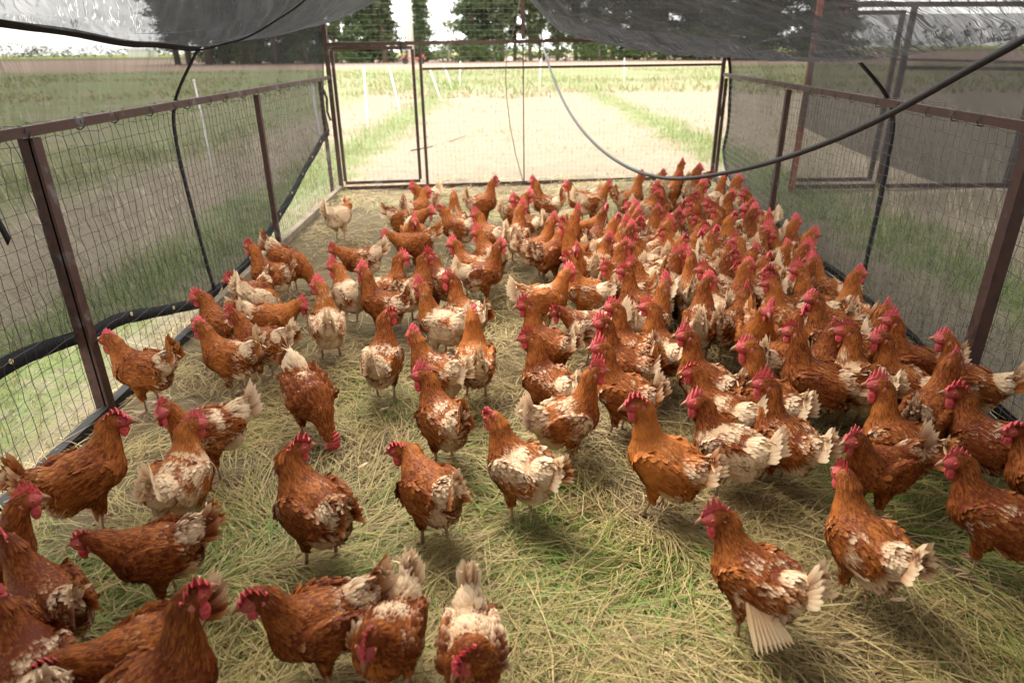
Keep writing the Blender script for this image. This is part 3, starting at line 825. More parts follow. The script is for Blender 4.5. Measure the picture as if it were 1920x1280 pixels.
def crease(u, v, seed, amp, slant=.6):
    q = u * 1.0 + slant * v
    s = 0
    rg = np.random.default_rng(seed)
    for k in range(9):
        f = rg.uniform(5, 34); s = s + np.sin(f * (u + slant * rg.uniform(.6, 1.4) * v) + rg.uniform(0, 6.3) + 1.5 * np.sin(1.3 * v * rg.uniform(1, 3) + k)) * (9 / f) * .4
    env = .35 + .9 * np.clip(vnoise(u * 1.3, v * 2.2, seed + 3), 0, 1)
    return amp * s * env
def sheet(name, fn, nu, nv, mat, U, Vv, us, vsc, parent=cloth):
    u = np.linspace(0, 1, nu); v = np.linspace(0, 1, nv); A, B_ = np.meshgrid(u, v, indexing='ij')
    P = fn(A, B_)
    I = (np.arange(nu - 1)[:, None] * nv + np.arange(nv - 1)[None]).ravel()
    me = mesh(name, P.reshape(-1, 3), np.stack([I, I + nv, I + nv + 1, I + 1], 1), mat)
    uvl = me.uv_layers.new(name='UVMap'); li = np.zeros(len(me.loops), np.int32); me.loops.foreach_get('vertex_index', li)
    UV = np.stack([A.ravel() * us, B_.ravel() * vsc], 1)[li]
    uvl.data.foreach_set('uv', UV.astype(np.float32).ravel())
    o = link(name, me, parent); o.matrix_parent_inverse = Matrix.Translation(-parent.location) if parent is cloth else Matrix.Identity(4)
    return o
Y0, Y1L, Y1R = -1.6, 6.66, 7.10
def side_left(a, b):
    y = Y0 + (Y1L - Y0) * a; ze = interp(EL_Z, y); zh = interp(HL_Z, y); xe = interp(EL_X, y); xr = wall_l(y) - .065
    z = zh + (ze - zh) * b; k = np.clip((z - 1.03) / np.maximum(ze - 1.03, .05), 0, 1)
    x = np.where(z < 1.03, xr - .02 * np.sin(np.clip((z - zh) / (1.03 - zh), 0, 1) * pi), xr + (xe - xr) * k)
    w = np.sin(np.clip(b, 0, 1) * pi) ** .5
    x = x + np.minimum(crease(a * 8, b * 1.2, 3, .007) * w, .012); return np.stack([x, y, z], -1)
def roof_left(a, b):
    y = Y0 + (Y1L - Y0) * a; ze = interp(EL_Z, y); xe = interp(EL_X, y)
    xr = -.92 + .03 * np.sin(y * 2.1) + 1.0 * np.clip((2.0 - y) / 1.0, 0, 1) ** 1.3                # cloth stops short of the ridge: strip widened for light, closed nearby to add shade
    zr = ze + .42 * (-.92 - xe) + .40 * (xr + .92)
    x = xe + (xr - xe) * b; z = ze + (zr - ze) * b - .045 * np.sin(pi * b)
    z = z + crease(a * 8, b * 1.8, 8, .009, -.8) * np.sin(pi * np.clip(b * 1.0, 0, 1)) ** .5
    return np.stack([x, y, z], -1)
RT = [(0, 0), (.12, .035), (.28, .07), (.48, .12), (.68, .20), (.84, .31), (.93, .55), (1, 1)]
def roof_right(a, b):
    b = b * .945
    y = Y0 + (Y1R - Y0) * a; ze = interp(ER_Z, y); xe = interp(ER_X, y); xr = .02
    zr = 1.25 + (.86 * np.clip(y, 3.6, 9) / 7.0) + .0
    k = np.interp(b, [q[0] for q in RT], [q[1] for q in RT])
    x = xe + (xr - xe) * b; z = ze + (zr - ze) * k
    near = np.clip((3.6 - y) / 2.2, 0, 1)                     # towards the camera the cloth is taut again
    z = z + near * ((ze + (1.95 - ze) * b ** .8) - z)
    z = z + (crease(a * 8, b * 2.2, 17, .018, -.3) + crease(a * 8, b * 2.2, 27, .020, -1.5)) * np.sin(pi * b) ** .4
    return np.stack([x, y, z], -1)
def side_right(a, b):
    y = Y0 + (Y1R - Y0) * a; ze = interp(ER_Z, y); zh = interp(HR_Z, y); xe = interp(ER_X, y); xr = wall_r(y) + .075
    z = zh + (ze - zh) * b; k = np.clip((z - 1.0) / np.maximum(ze - 1.0, .05), 0, 1)
    x = np.where(z < 1.0, xr + .015 * np.sin(np.clip((z - zh) / (1.0 - zh), 0, 1) * pi), xr + (xe - xr) * k)
    w = np.sin(np.clip(b, 0, 1) * pi) ** .5
    x = x - np.minimum(crease(a * 8, b * 1.2, 5, .008, -.6) * w, .012); return np.stack([x, y, z], -1)
sheet('side_panel', side_left, 420, 60, M_NET_L, 0, 0, 8, 1.3)
sheet('side_panel', side_right, 420, 60, M_NET_R, 0, 0, 8, 1.3)
sheet('roof_panel', roof_left, 420, 90, M_NET_T, 0, 0, 8, 1.8)
sheet('roof_panel', roof_right, 460, 130, M_NET_TR, 0, 0, 8, 2.2)
def shade_layer(fn, k, off):          # second cloth layer added over the near end to darken the foreground
    return lambda a, b: fn(a * k, b) + np.array(off)
sheet('added_shade_panel', shade_layer(side_left, .385, (-.03, 0, .004)), 120, 40, M_NET_R, 0, 0, 3, 1.3)
sheet('added_shade_panel', shade_layer(side_right, .40, (.03, 0, .004)), 120, 40, M_NET_R, 0, 0, 3, 1.3)
sheet('added_shade_panel', shade_layer(roof_left, .30, (0, 0, .03)), 120, 40, M_NET_R, 0, 0, 3, 1.3)
sheet('added_shade_panel', shade_layer(roof_right, .30, (0, 0, .03)), 120, 60, M_NET_R, 0, 0, 3, 1.3)
def ribbon(name, P, w, nrm, mat=M_STRAP, th=.004, parent=cloth):
    P = np.asarray(P, float); T = np.gradient(P, axis=0); T /= np.linalg.norm(T, axis=1)[:, None]
    N = np.broadcast_to(np.asarray(nrm, float), P.shape); S = np.cross(T, N); S /= np.linalg.norm(S, axis=1)[:, None]; N = np.cross(S, T)
    W = w * (1 + .22 * (vnoise(np.arange(len(P)) * .6, np.zeros(len(P)), len(P)) - .5)); g = MB(); V = []
    for p, s, n_, q in zip(P, S, N, W):
        V += [p - s * q / 2 - n_ * th / 2, p + s * q / 2 - n_ * th / 2, p + s * q / 2 + n_ * th / 2, p - s * q / 2 + n_ * th / 2]
    F = [(0, 1, 2, 3)[::-1]] + [(i * 4 + k, i * 4 + (k + 1) % 4, i * 4 + 4 + (k + 1) % 4, i * 4 + 4 + k) for i in range(len(P) - 1) for k in range(4)]
    F.append(tuple((len(P) - 1) * 4 + k for k in range(4))); g.add(V, F)
    o = g.build(name, mat, parent, True)
    if parent is cloth: o.matrix_parent_inverse = Matrix.Translation(-cloth.location)
    return o
def along(fn, Ya, n, yb, Y1, off):      # a strap on the sheet at distance y
    a = (np.linspace(Ya, yb, n) - Y0) / (Y1 - Y0); b = np.linspace(0.01, .99, n)
    return fn(a, b) + np.array(off)
def smooth_(P, it=6):
    P = P.copy()
    for _ in range(it): P[1:-1] = (P[:-2] + P[1:-1] * 2 + P[2:]) / 4
    return P
ribbon('seam_strap', smooth_(along(side_left, 3.47, 30, 3.36, Y1L, (.014, 0, 0))), .034, (1, 0, 0))
ribbon('seam_strap', smooth_(along(roof_left, 3.36, 30, 3.45, Y1L, (0, 0, -.014))), .034, (.3, 0, -1))
ribbon('seam_strap', smooth_(along(side_right, 3.36, 30, 3.40, Y1R, (-.016, 0, 0))), .040, (-1, 0, 0))
ribbon('seam_strap', smooth_(along(side_left, 6.60, 30, 6.63, Y1L, (.012, 0, 0))), .026, (1, 0, .2))
ribbon('seam_strap', smooth_(along(side_right, 7.04, 30, 7.08, Y1R, (-.012, -.02, 0))), .030, (-.4, -1, 0))
ya = np.linspace(-1.5, 6.62, 110)
ribbon('hem_tape', np.stack([wall_l(ya) - .062, ya, interp(HL_Z, ya) + .006 * np.sin(ya * 7)], -1), .052, (1, 0, .25))
ya = np.linspace(-1.5, 7.08, 110)
ribbon('hem_tape', np.stack([wall_r(ya) + .072, ya, interp(HR_Z, ya) + .006 * np.sin(ya * 9)], -1), .045, (-1, 0, .25))
ya = np.linspace(-1.5, 3.40, 60)
ribbon('seam_strap', np.stack([interp(EL_X, ya) + .006, ya, interp(EL_Z, ya) - .004 + .003 * np.sin(ya * 11)], -1), .025 , (.9, 0, -.5), plain_mat('grey_webbing', (.035, .035, .034), .8, .4, 40, .1))
ribbon('seam_strap', [(wall_l(2.0) - .02, 2.0, 1.01), (wall_l(2.0) - .03, 2.0, .86), (wall_l(2.0) - .02, 2.02, .74), (wall_l(2.0) - .025, 2.03, .72)], .030, (1, .2, 0))
# metal eyelets along the left hem
g_eye = MB(); g_eye.tube([(0, 0, 0), (.003, 0, 0)], .009, 8); eye_me = g_eye.mesh('eyelet', plain_mat('brass', (.62, .50, .26), .35, .2, 30, .5), False)
for y in np.arange(1.2, 6.4, .36):
    o = link('eyelet', eye_me, cloth); o.location = (wall_l(y) - .058 - cloth.location.x, y - cloth.location.y, float(interp(HL_Z, y)) + .01 - cloth.location.z)
# unseen wall and roof added behind the camera to keep the foreground dark
t = NT('plywood'); n = t.noise(t.vmath('MULTIPLY', t.pos(), (3.0, 1.0, 22.0)), 2.0, 4)
M_PLY = t.done(t.bsdf(t.mix(n, (.13, .085, .045), (.24, .17, .10)), .8, .2))
shade_hutch = tag(empty('rear_shade_hutch', (0, -2.0, 0)), 'added unseen plywood hutch behind the viewer, shading the near end of the pen', 'hutch')
g = MB(); g.bar((-1.7, -1.70, .62), (1.9, -1.70, .62), .03, 1.24); g.build('wall', M_PLY, shade_hutch).matrix_parent_inverse = Matrix.Translation((0, 2, 0))
g = MB(); g.bar((-1.8, -.8, 1.80), (2.0, -.8, 1.98), 2.4, .03); g.build('roof', M_PLY, shade_hutch).matrix_parent_inverse = Matrix.Translation((0, 2, 0))  # roof reaches over the camera to block overhead light

# ================================================================== THE GREY PIPE
Q = [((2150, -60), 24), ((1920, 75), 21), ((1800, 140), 18.5), ((1680, 210), 16), ((1580, 257), 14.2), ((1480, 295), 12.5), ((1400, 317), 11.2), ((1330, 330), 10), ((1290, 335), 9.5), ((1250, 336), 9), ((1200, 325), 8.2), ((1165, 308), 7.6), ((1130, 285), 7), ((1090, 245), 6.4), ((1060, 200), 5.8), ((1038, 150), 5.3), ((1020, 95), 4.9), ((1012, 66), 4.75)]
P = np.array([EYE + ray(*p) * (.025 / w * F_PX) for p, w in Q])
tt = np.linspace(0, len(P) - 1, 90); P = np.stack([np.interp(tt, np.arange(len(P)), P[:, k]) for k in range(3)], 1)
for _ in range(8): P[1:-1] = (P[:-2] + 2 * P[1:-1] + P[2:]) / 4
g = MB(); g.tube(P, .0098, 10)
tag(g.build('pipe', M_HOSE, smooth=True), 'long grey plastic pipe sagging from the right eave to the gate bar above the flock', 'pipe')

# ================================================================== NEIGHBOURING PEN BEYOND THE RIGHT CLOTH
nb = tag(empty('neighbouring_pen', (4, 8, 0)), 'second steel frame pen seen through the right shade cloth, with its own dark netting', 'chicken pen')
def nbar(name, a, b, w, mat=M_RUST):
    g = MB(); g.bar(a, b, w); o = g.build(name, mat, nb); o.matrix_parent_inverse = Matrix.Translation(-nb.location); return o
NY = 6.4
nbar('corner_post', (2.68, NY, 0), (2.68, NY, 2.05), .045, M_RUST_RED)
nbar('corner_post', (6.4, NY, 0), (6.4, NY, 1.6), .040)
nbar('cross_bar', (2.705, NY, 1.585), (6.38, NY, 1.56), .040); nbar('cross_bar', (3.52, NY, 1.075), (6.38, NY, 1.02), .032)
nbar('gate_post', (3.50, NY, 0), (3.50, NY, 1.56), .040); nbar('post', (4.72, NY, 0), (4.72, NY, 1.55), .045)
nbar('door_stile', (3.41, NY, .12), (3.41, NY, 1.50), .034); nbar('door_rail', (2.72, NY, 1.518), (3.427, NY, 1.518), .034)
nbar('ground_rail', (2.71, NY, .035), (6.38, NY, .035), .04); nbar('door_rail', (2.72, NY, .10), (3.427, NY, .10), .034)
nbar('top_rail', (6.4, NY + .03, 1.05), (6.6, 12.5, 1.05), .036)
def nb_front(a, b):
    x = 2.60 + 3.9 * a; z = .55 * np.clip(1 - a * 2.6, 0, 1) ** 1.2 + .06 + (1.50 - .06 - .55 * np.clip(1 - a * 2.6, 0, 1) ** 1.2) * b
    y = NY - .10 - .04 * np.sin(pi * b) + crease(a * 4, b * 1.3, 43, .010); return np.stack([x, y, z], -1)
o = sheet('front_net', nb_front, 130, 40, M_NET_N, 0, 0, 4, 1.3, nb); o.matrix_parent_inverse = Matrix.Translation(-nb.location)

# ================================================================== WHITE FENCE RODS
rods = [((690, 240), (682, 128), 'near the gate door, behind its left half'), ((752, 215), (730, 128), 'leaning, behind the right half of the gate door'),
        ((828, 190), (806, 130), 'leaning, just right of the gate post'), ((848, 165), (832, 122), 'leaning, farthest of the left row'),
        ((862, 162), (863, 116), 'upright, left of the hanging cord'), ((1012, 160), (1014, 112), 'upright, right of the middle stay'),
        ((1170, 160), (1171, 110), 'upright, in the right half of the gate bay'), ((405, 345), (364, 152), 'seen through the left netting')]
for k, (b, tp, w) in enumerate(rods):
    A = at(*b); B_ = atY(tp[0], tp[1], A[1] - .02); g = MB(); r = .011 if A[1] < 10 else .016
    g.tube([A - (0, 0, .05), A * .5 + B_ * .5, B_], [r, r, r * .8], 6); rd = empty('fence_rod', tuple(A)); 
    o = g.build('rod', M_WHITE, rd, True); o.matrix_parent_inverse = Matrix.Translation(-rd.location)
    g = MB(); g.ellipsoid(B_, (r * 1.3, r * 1.3, r * 1.5), 6, 4); o = g.build('cap', M_WHITE, rd, True); o.matrix_parent_inverse = Matrix.Translation(-rd.location)
    tag(rd, 'white plastic fence rod ' + w, 'fence rod', 'white fence rods in the field')
g = MB(); A = np.array([-1.775, 6.5, .55]); g.bar(A, A + (-.02, 0, .45), .028, .008)
tag(g.build('white_batten', M_WHITE), 'white batten upright in the far corner of the left netting', 'batten')
g = MB(); P = [at(*q, .02) for q in ((770, 282), (800, 277), (835, 268), (872, 255))]; g.tube(P, [.008, .012, .011, .005], 6)
tag(g.build('stick', M_CABLE, smooth=True), 'bent grey stick lying on the grass beyond the gate', 'stick')

# ================================================================== TREES BEYOND THE FIELD
def bark_mat():
    t = NT('bark'); n = t.noise(t.vmath('MULTIPLY', t.obj(), (6.0, 6.0, 1.2)), 2.0, 4)
    return t.done(t.bsdf(t.mix(n, (.055, .040, .030), (.17, .125, .095)), .9, .1))
def leaf_mat(name, a, b):
    t = NT(name); r = t.attr('rnd')[2]; oi = t.node('ShaderNodeObjectInfo').outputs['Random']
    c = t.mix(r, a, b); c = t.mix(t.math('MULTIPLY', oi, .4), c, tuple(q * .6 for q in a))
    return t.done(t.shmix(.3, t.bsdf(c, .7, .15), t.transl(c)))
M_BARK = bark_mat()
M_SPRUCE = leaf_mat('spruce_needles', (.035, .060, .024), (.13, .18, .065)); M_PINE = leaf_mat('pine_needles', (.042, .062, .028), (.15, .18, .075))
M_BUSH = leaf_mat('bush_leaves', (.03, .05, .015), (.10, .14, .045))
def crown_mesh(name, C, S, droop, mat, rg, per=7):
    """clumps of small slanted needle sprays at the points C with radius S"""
    n = len(C) * per; c = np.repeat(C, per, 0); s = np.repeat(S, per)
    d = unit(rg.normal(0, 1, (n, 3))) * rg.random((n, 1)) ** .5 * s[:, None] * np.array([1, 1, .55])
    p = c + d; u = unit(rg.normal(0, 1, (n, 3)) * np.array([1, 1, .35]) + np.array([0, 0, -droop])); w = unit(np.cross(u, rg.normal(0, 1, (n, 3))))
    L = s[:, None] * rg.uniform(.35, .7, (n, 1)); W = L * rg.uniform(.22, .42, (n, 1))
    V = np.stack([p - u * L * .5, p + w * W * .5, p + u * L * .5, p - w * W * .5], 1).reshape(-1, 3)
    me = mesh(name, V, np.arange(n * 4).reshape(-1, 4), mat, False)
    a = me.attributes.new('rnd', 'FLOAT', 'POINT'); a.data.foreach_set('value', np.repeat(np.clip(np.repeat(rg.random(len(C)), per) * .7 + rg.random(n) * .3, 0, 1), 4).astype(np.float32)); return me
def make_tree(kind, seed):
    rg = np.random.default_rng(seed); g = MB(); C = []; S = []
    if kind == 'spruce':
        Ht = 19; g.tube([(0, 0, -.2), (.05, 0, Ht * .4), (0, .05, Ht)], [.34, .24, .03], 7)
        z = 1.0
        while z < Ht:
            R = (Ht - z) / Ht * 3.4 * rg.uniform(.7, 1.15) + .3; nb_ = int(6 + 5 * (1 - z / Ht))
            for k in range(nb_):
                a = rg.uniform(0, 2 * pi); R2 = R * rg.uniform(.6, 1.1)
                if rg.random() < .18: continue
                g.tube([(0, 0, z), (cos(a) * R2, sin(a) * R2, z - .25 * R2)], [.05, .012], 3, False)
                for q in np.arange(.25, 1.01, .75 / max(2, R2 * 1.3)):
                    C.append((cos(a) * R2 * q, sin(a) * R2 * q, z - .25 * R2 * q + rg.normal(0, .12))); S.append(.62 + .40 * (1 - q) + .16)
            z += rg.uniform(.42, .75)
        mat, dr = M_SPRUCE, .7
    elif kind == 'pine':
        Ht = 20; bx, by = rg.normal(0, .25, 2)
        g.tube([(0, 0, -.2), (bx * .4, by * .4, Ht * .35), (bx, by, Ht * .7), (bx * .8, by, Ht)], [.30, .23, .14, .03], 7)
        for k in range(120):
            z = rg.uniform(2.0, Ht) if rg.random() < .75 else rg.uniform(5, Ht); a = rg.uniform(0, 2 * pi); R = rg.uniform(.7, 2.9) * (1 - .45 * z / Ht) * (.55 if z < 5 else 1)
            q0 = np.array([bx * z / Ht, by * z / Ht, z]); e = q0 + np.array([cos(a) * R, sin(a) * R, rg.uniform(-.2, .5)])
            g.tube([q0, q0 * .5 + e * .5 + (0, 0, .1), e], [.055, .035, .012], 4, False)
            for q in rg.uniform(.4, 1.05, 6): C.append(q0 + (e - q0) * q + rg.normal(0, .18, 3)); S.append(rg.uniform(.6, 1.1))
        mat, dr = M_PINE, .1
    else:
        g.tube([(0, 0, -.1), (.05, 0, .8), (.1, .05, 1.8)], [.10, .07, .03], 6)
        for k in range(70):
            d = unit(rg.normal(0, 1, 3)); C.append((d[0] * 1.5, d[1] * 1.5, 1.35 + d[2] * 1.15)); S.append(rg.uniform(.35, .6))
        mat, dr = M_BUSH, .1
    return g.mesh('trunk', M_BARK, True), crown_mesh('crown', np.array(C), np.array(S), dr, mat, rg, 22)
TREE = {(k, s): make_tree(k, s * 17 + len(k)) for k, s in (('spruce', 1), ('spruce', 2), ('spruce', 3), ('pine', 1), ('pine', 2), ('pine', 3), ('bush', 1), ('bush', 2))}
def place_tree(kind, v, px, Yd, sc, label, group, wide=1.0):
    p = atY(px, 100, Yd); root = empty(kind if kind != 'bush' else 'shrub', (p[0], Yd, 0), random.uniform(0, 6.3)); root.scale = (sc * wide * (1.0 if kind == 'bush' else 1.3), sc * wide * 1.2, sc)
    tr, cr = TREE[kind, v]; link('trunk', tr, root); c = link('crown', cr, root); c['kind'] = 'stuff'
    tag(root, label, {'spruce': 'spruce tree', 'pine': 'pine tree', 'bush': 'shrub'}[kind], group)
LT = 'row of tall trees behind the left shade cloth'; CT = 'trees beyond the gate'; RT_ = 'trees behind the right shade cloth'
trees = [  # kind, variant, photo x, distance, scale, width, label
    ('pine', 1, 330, 92, .95, 1.2, 'lone branching pine at the left end of the tree row, behind the left cloth', LT),
    ('pine', 2, 352, 90, 1.05, 1.0, 'bare stemmed pine second from the left end of the tree row', LT),
    ('pine', 3, 388, 88, 1.15, 1.1, 'thick stemmed tall pine right of the two bare pines, behind the left cloth', LT),
    ('spruce', 1, 425, 96, 1.0, .9, 'dark spruce above the left seam strap, beside the thick pine', LT),
    ('pine', 1, 452, 90, 1.1, .9, 'slim pine between two dark spruces behind the left cloth', LT),
    ('spruce', 2, 482, 94, 1.05, 1.0, 'broad dark spruce in the middle of the row behind the left cloth', LT),
    ('pine', 2, 515, 88, 1.1, .9, 'tall pine where the roof seam leaves the top of the photo', LT),
    ('spruce', 3, 545, 95, 1.0, .85, 'narrow spruce left of the gate corner, third from it', LT),
    ('pine', 3, 572, 90, 1.05, .8, 'pine just left of the gate corner post, second from it', LT),
    ('spruce', 1, 597, 95, .95, .7, 'spruce directly behind the left gate corner post', LT),
    ('pine', 2, 628, 92, 1.0, .8, 'thin pine above the left end of the gate door', CT),
    ('spruce', 2, 655, 97, .95, .6, 'slender spruce above the left half of the gate door', CT),
    ('spruce', 3, 695, 90, 1.1, .85, 'large full spruce above the middle of the gate door', CT),
    ('pine', 1, 722, 88, 1.1, .9, 'dark pine with thick stem beside the large spruce above the door', CT),
    ('spruce', 1, 790, 92, .95, .55, 'narrow pointed spruce right of the pale pole', CT),
    ('spruce', 2, 885, 90, 1.05, .95, 'broad spruce with low green boughs right of the open sky gap', CT),
    ('pine', 3, 912, 93, 1.0, .8, 'pine between the broad spruce and the hanging cord', CT),
    ('pine', 1, 940, 90, 1.05, .9, 'leafy pine directly left of the hanging cord', CT),
    ('pine', 2, 965, 96, 1.0, .7, 'thin pine between the hanging cord and the ridge post', CT),
    ('pine', 3, 995, 92, 1.0, .7, 'slim bare pine just right of the ridge post', CT),
    ('pine', 1, 1012, 99, .95, .6, 'second slim bare pine right of the ridge post, by the pipe end', CT),
    ('pine', 2, 1045, 92, .75, .9, 'short pine left of the sagging cloth edge', CT),
    ('pine', 3, 1080, 95, .8, 1.0, 'bushy pine under the left part of the sagging cloth', CT),
    ('spruce', 3, 1110, 90, .8, .8, 'spruce half hidden by the sagging cloth edge', CT),
    ('pine', 1, 1150, 97, .9, 1.0, 'pine showing only its lower stem under the cloth, centre right', CT),
    ('spruce', 1, 1195, 92, 1.0, 1.0, 'low hanging spruce under the middle of the sagging cloth', CT),
    ('pine', 2, 1240, 90, 1.0, 1.2, 'pine stem under the cloth, above the right fence rod', CT),
    ('spruce', 2, 1285, 94, 1.0, 1.1, 'spruce under the cloth left of the right gate corner', CT),
    ('spruce', 3, 1330, 90, 1.0, 1.2, 'dense spruce at the right gate corner', CT),
    ('spruce', 1, 1400, 84, 1.0, 1.1, 'dark spruce behind the right cloth next to the gate corner', RT_),
    ('pine', 3, 1440, 82, 1.1, 1.2, 'dark pine behind the right cloth left of the bright gap', RT_),
    ('spruce', 2, 1512, 80, 1.1, 1.0, 'spruce behind the right cloth next to the red post', RT_),
    ('spruce', 3, 1550, 84, 1.0, 1.0, 'spruce behind the right cloth just past the red post', RT_),
]
for k, v, px, Yd, sc, wd, lb, gr in trees: place_tree(k, v, px, Yd, sc, lb, gr, wd)
for i, (px, Yd, sc, lb) in enumerate([(860, 84, 1.0, 'green shrub at the foot of the broad spruce, left of the hanging cord'), (925, 84, .8, 'green shrub at the field edge just left of the hanging cord'),
        (985, 86, .75, 'green shrub at the field edge just right of the middle stay'), (1060, 86, .8, 'shrub at the field edge under the left part of the sagging cloth'), (1125, 85, .9, 'shrub at the field edge left of the right fence rod'),
        (1215, 84, 1.1, 'green shrub at the field edge right of the right fence rod'), (1265, 84, 1.2, 'wide green shrub left of the right gate corner'), (1310, 82, 1.3, 'tall green shrub close to the right gate corner post'), (1345, 82, 1.2, 'green shrub right behind the right gate corner post'),
        (640, 86, .6, 'low shrub at the field edge behind the left part of the door'), (575, 86, .9, 'shrub at the field edge left of the gate corner'), (470, 86, .9, 'shrub below the spruces behind the left cloth'), (1405, 78, 1.2, 'shrub behind the right cloth beside the gate corner')]):
    place_tree('bush', 1 + i % 2, px, Yd, sc, lb, 'shrubs along the field edge', 1.3)
for px, lb in ((690, 'shrub at the foot of the large full spruce above the door'), (735, 'shrub left of the pale pole at the field edge'), (800, 'shrub right of the pale pole at the field edge'), (905, 'shrub between the broad spruce and the pine beside it'), (1020, 'shrub at the field edge by the far end of the pipe'), (1165, 'shrub directly behind the right fence rod'), (530, 'shrub under the spruces, below the roof seam'), (415, 'shrub behind the left seam strap')):
    place_tree('bush', 1 + int(px) % 2, px, 95, 1.1, lb, 'shrubs along the field edge', 1.7)
# pale pole and thin mast among the trees
for px, Yd, r, mat, lb in ((771, 86, .40, plain_mat('pale_timber', (.55, .50, .43), .8, .3, 2), 'thick pale timber pole rising behind the gate door latch'), (841, 84, .09, plain_mat('grey_timber', (.30, .26, .20), .8, .3, 2), 'thin tall mast standing in the open sky gap')):
    p = atY(px, 100, Yd); po = tag(empty('utility_pole', (p[0], Yd, 0)), lb, 'pole'); g = MB(); g.tube([(0, 0, -.2), (0, 0, 6), (0, 0, 14)], [r, r * .95, r * .8], 10); g.build('shaft', mat, po, True)
    g = MB(); g.bar((-1.1, 0, 12.8), (1.1, 0, 12.8), .16); g.build('cross_arm', mat, po)
# low red implement and far sheds
im = tag(empty('farm_implement', (atY(775, 108, 78)[0], 78, 0)), 'low red implement standing at the field edge below the pale pole', 'farm implement')
M_RED = plain_mat('faded_red_paint', (.42, .10, .07), .6, .4, 3)
g = MB(); g.bar((-1.3, 0, .55), (1.3, 0, .55), .16); g.bar((-1.2, 0, .3), (-.9, 0, 1.1), .12); g.bar((.9, 0, .3), (1.1, 0, .95), .12); g.build('beam', M_RED, im)
for s in (-1, 1):
    g = MB(); g.tube([(s * .9, -.12, .34), (s * .9, .12, .34)], .36, 12); g.build('wheel', M_PIPE, im)
for k, (px, Yd, w, lb) in enumerate(((262, 380, 9, 'tiny white farm building on the far left horizon, left one'), (284, 385, 6, 'tiny white farm building on the far left horizon, right one'))):
    p = atY(px, 110, Yd); b = tag(empty('farm_building', (p[0], Yd, 0)), lb, 'farm building', 'far white farm buildings')
    g = MB(); g.bar((-w / 2, 0, 1.5), (w / 2, 0, 1.5), 4, 3); g.build('wall', M_WHITE, b)
    g = MB(); g.add([(-w / 2 - .3, -2.3, 3.02), (w / 2 + .3, -2.3, 3.02), (w / 2 + .3, 0, 4.4), (-w / 2 - .3, 0, 4.4), (w / 2 + .3, 2.3, 3.02), (-w / 2 - .3, 2.3, 3.02)], [(0, 1, 2, 3), (3, 2, 4, 5), (0, 3, 5), (1, 4, 2), (0, 5, 4, 1)]); g.build('roof', plain_mat('tin_roof', (.4, .4, .4)), b)
# the far wood along the horizon
rg = np.random.default_rng(5); C = []; S = []
for k in range(1500):
    x = rg.uniform(-620, 620); y = rg.uniform(420, 470) if x < 0 or rg.random() < .6 else rg.uniform(200, 240)
    hgt = (5 + 4 * vnoise(np.array(x * .03), np.array(0.0), 2)) * (1.0 if x < -180 else .8)
    C.append((x, y, rg.uniform(.5, hgt))); S.append(rg.uniform(2.2, 4.2))
tag(link('far_wood', crown_mesh('far_wood', np.array(C), np.array(S), .1, M_BUSH, rg, 12)), kind='stuff')
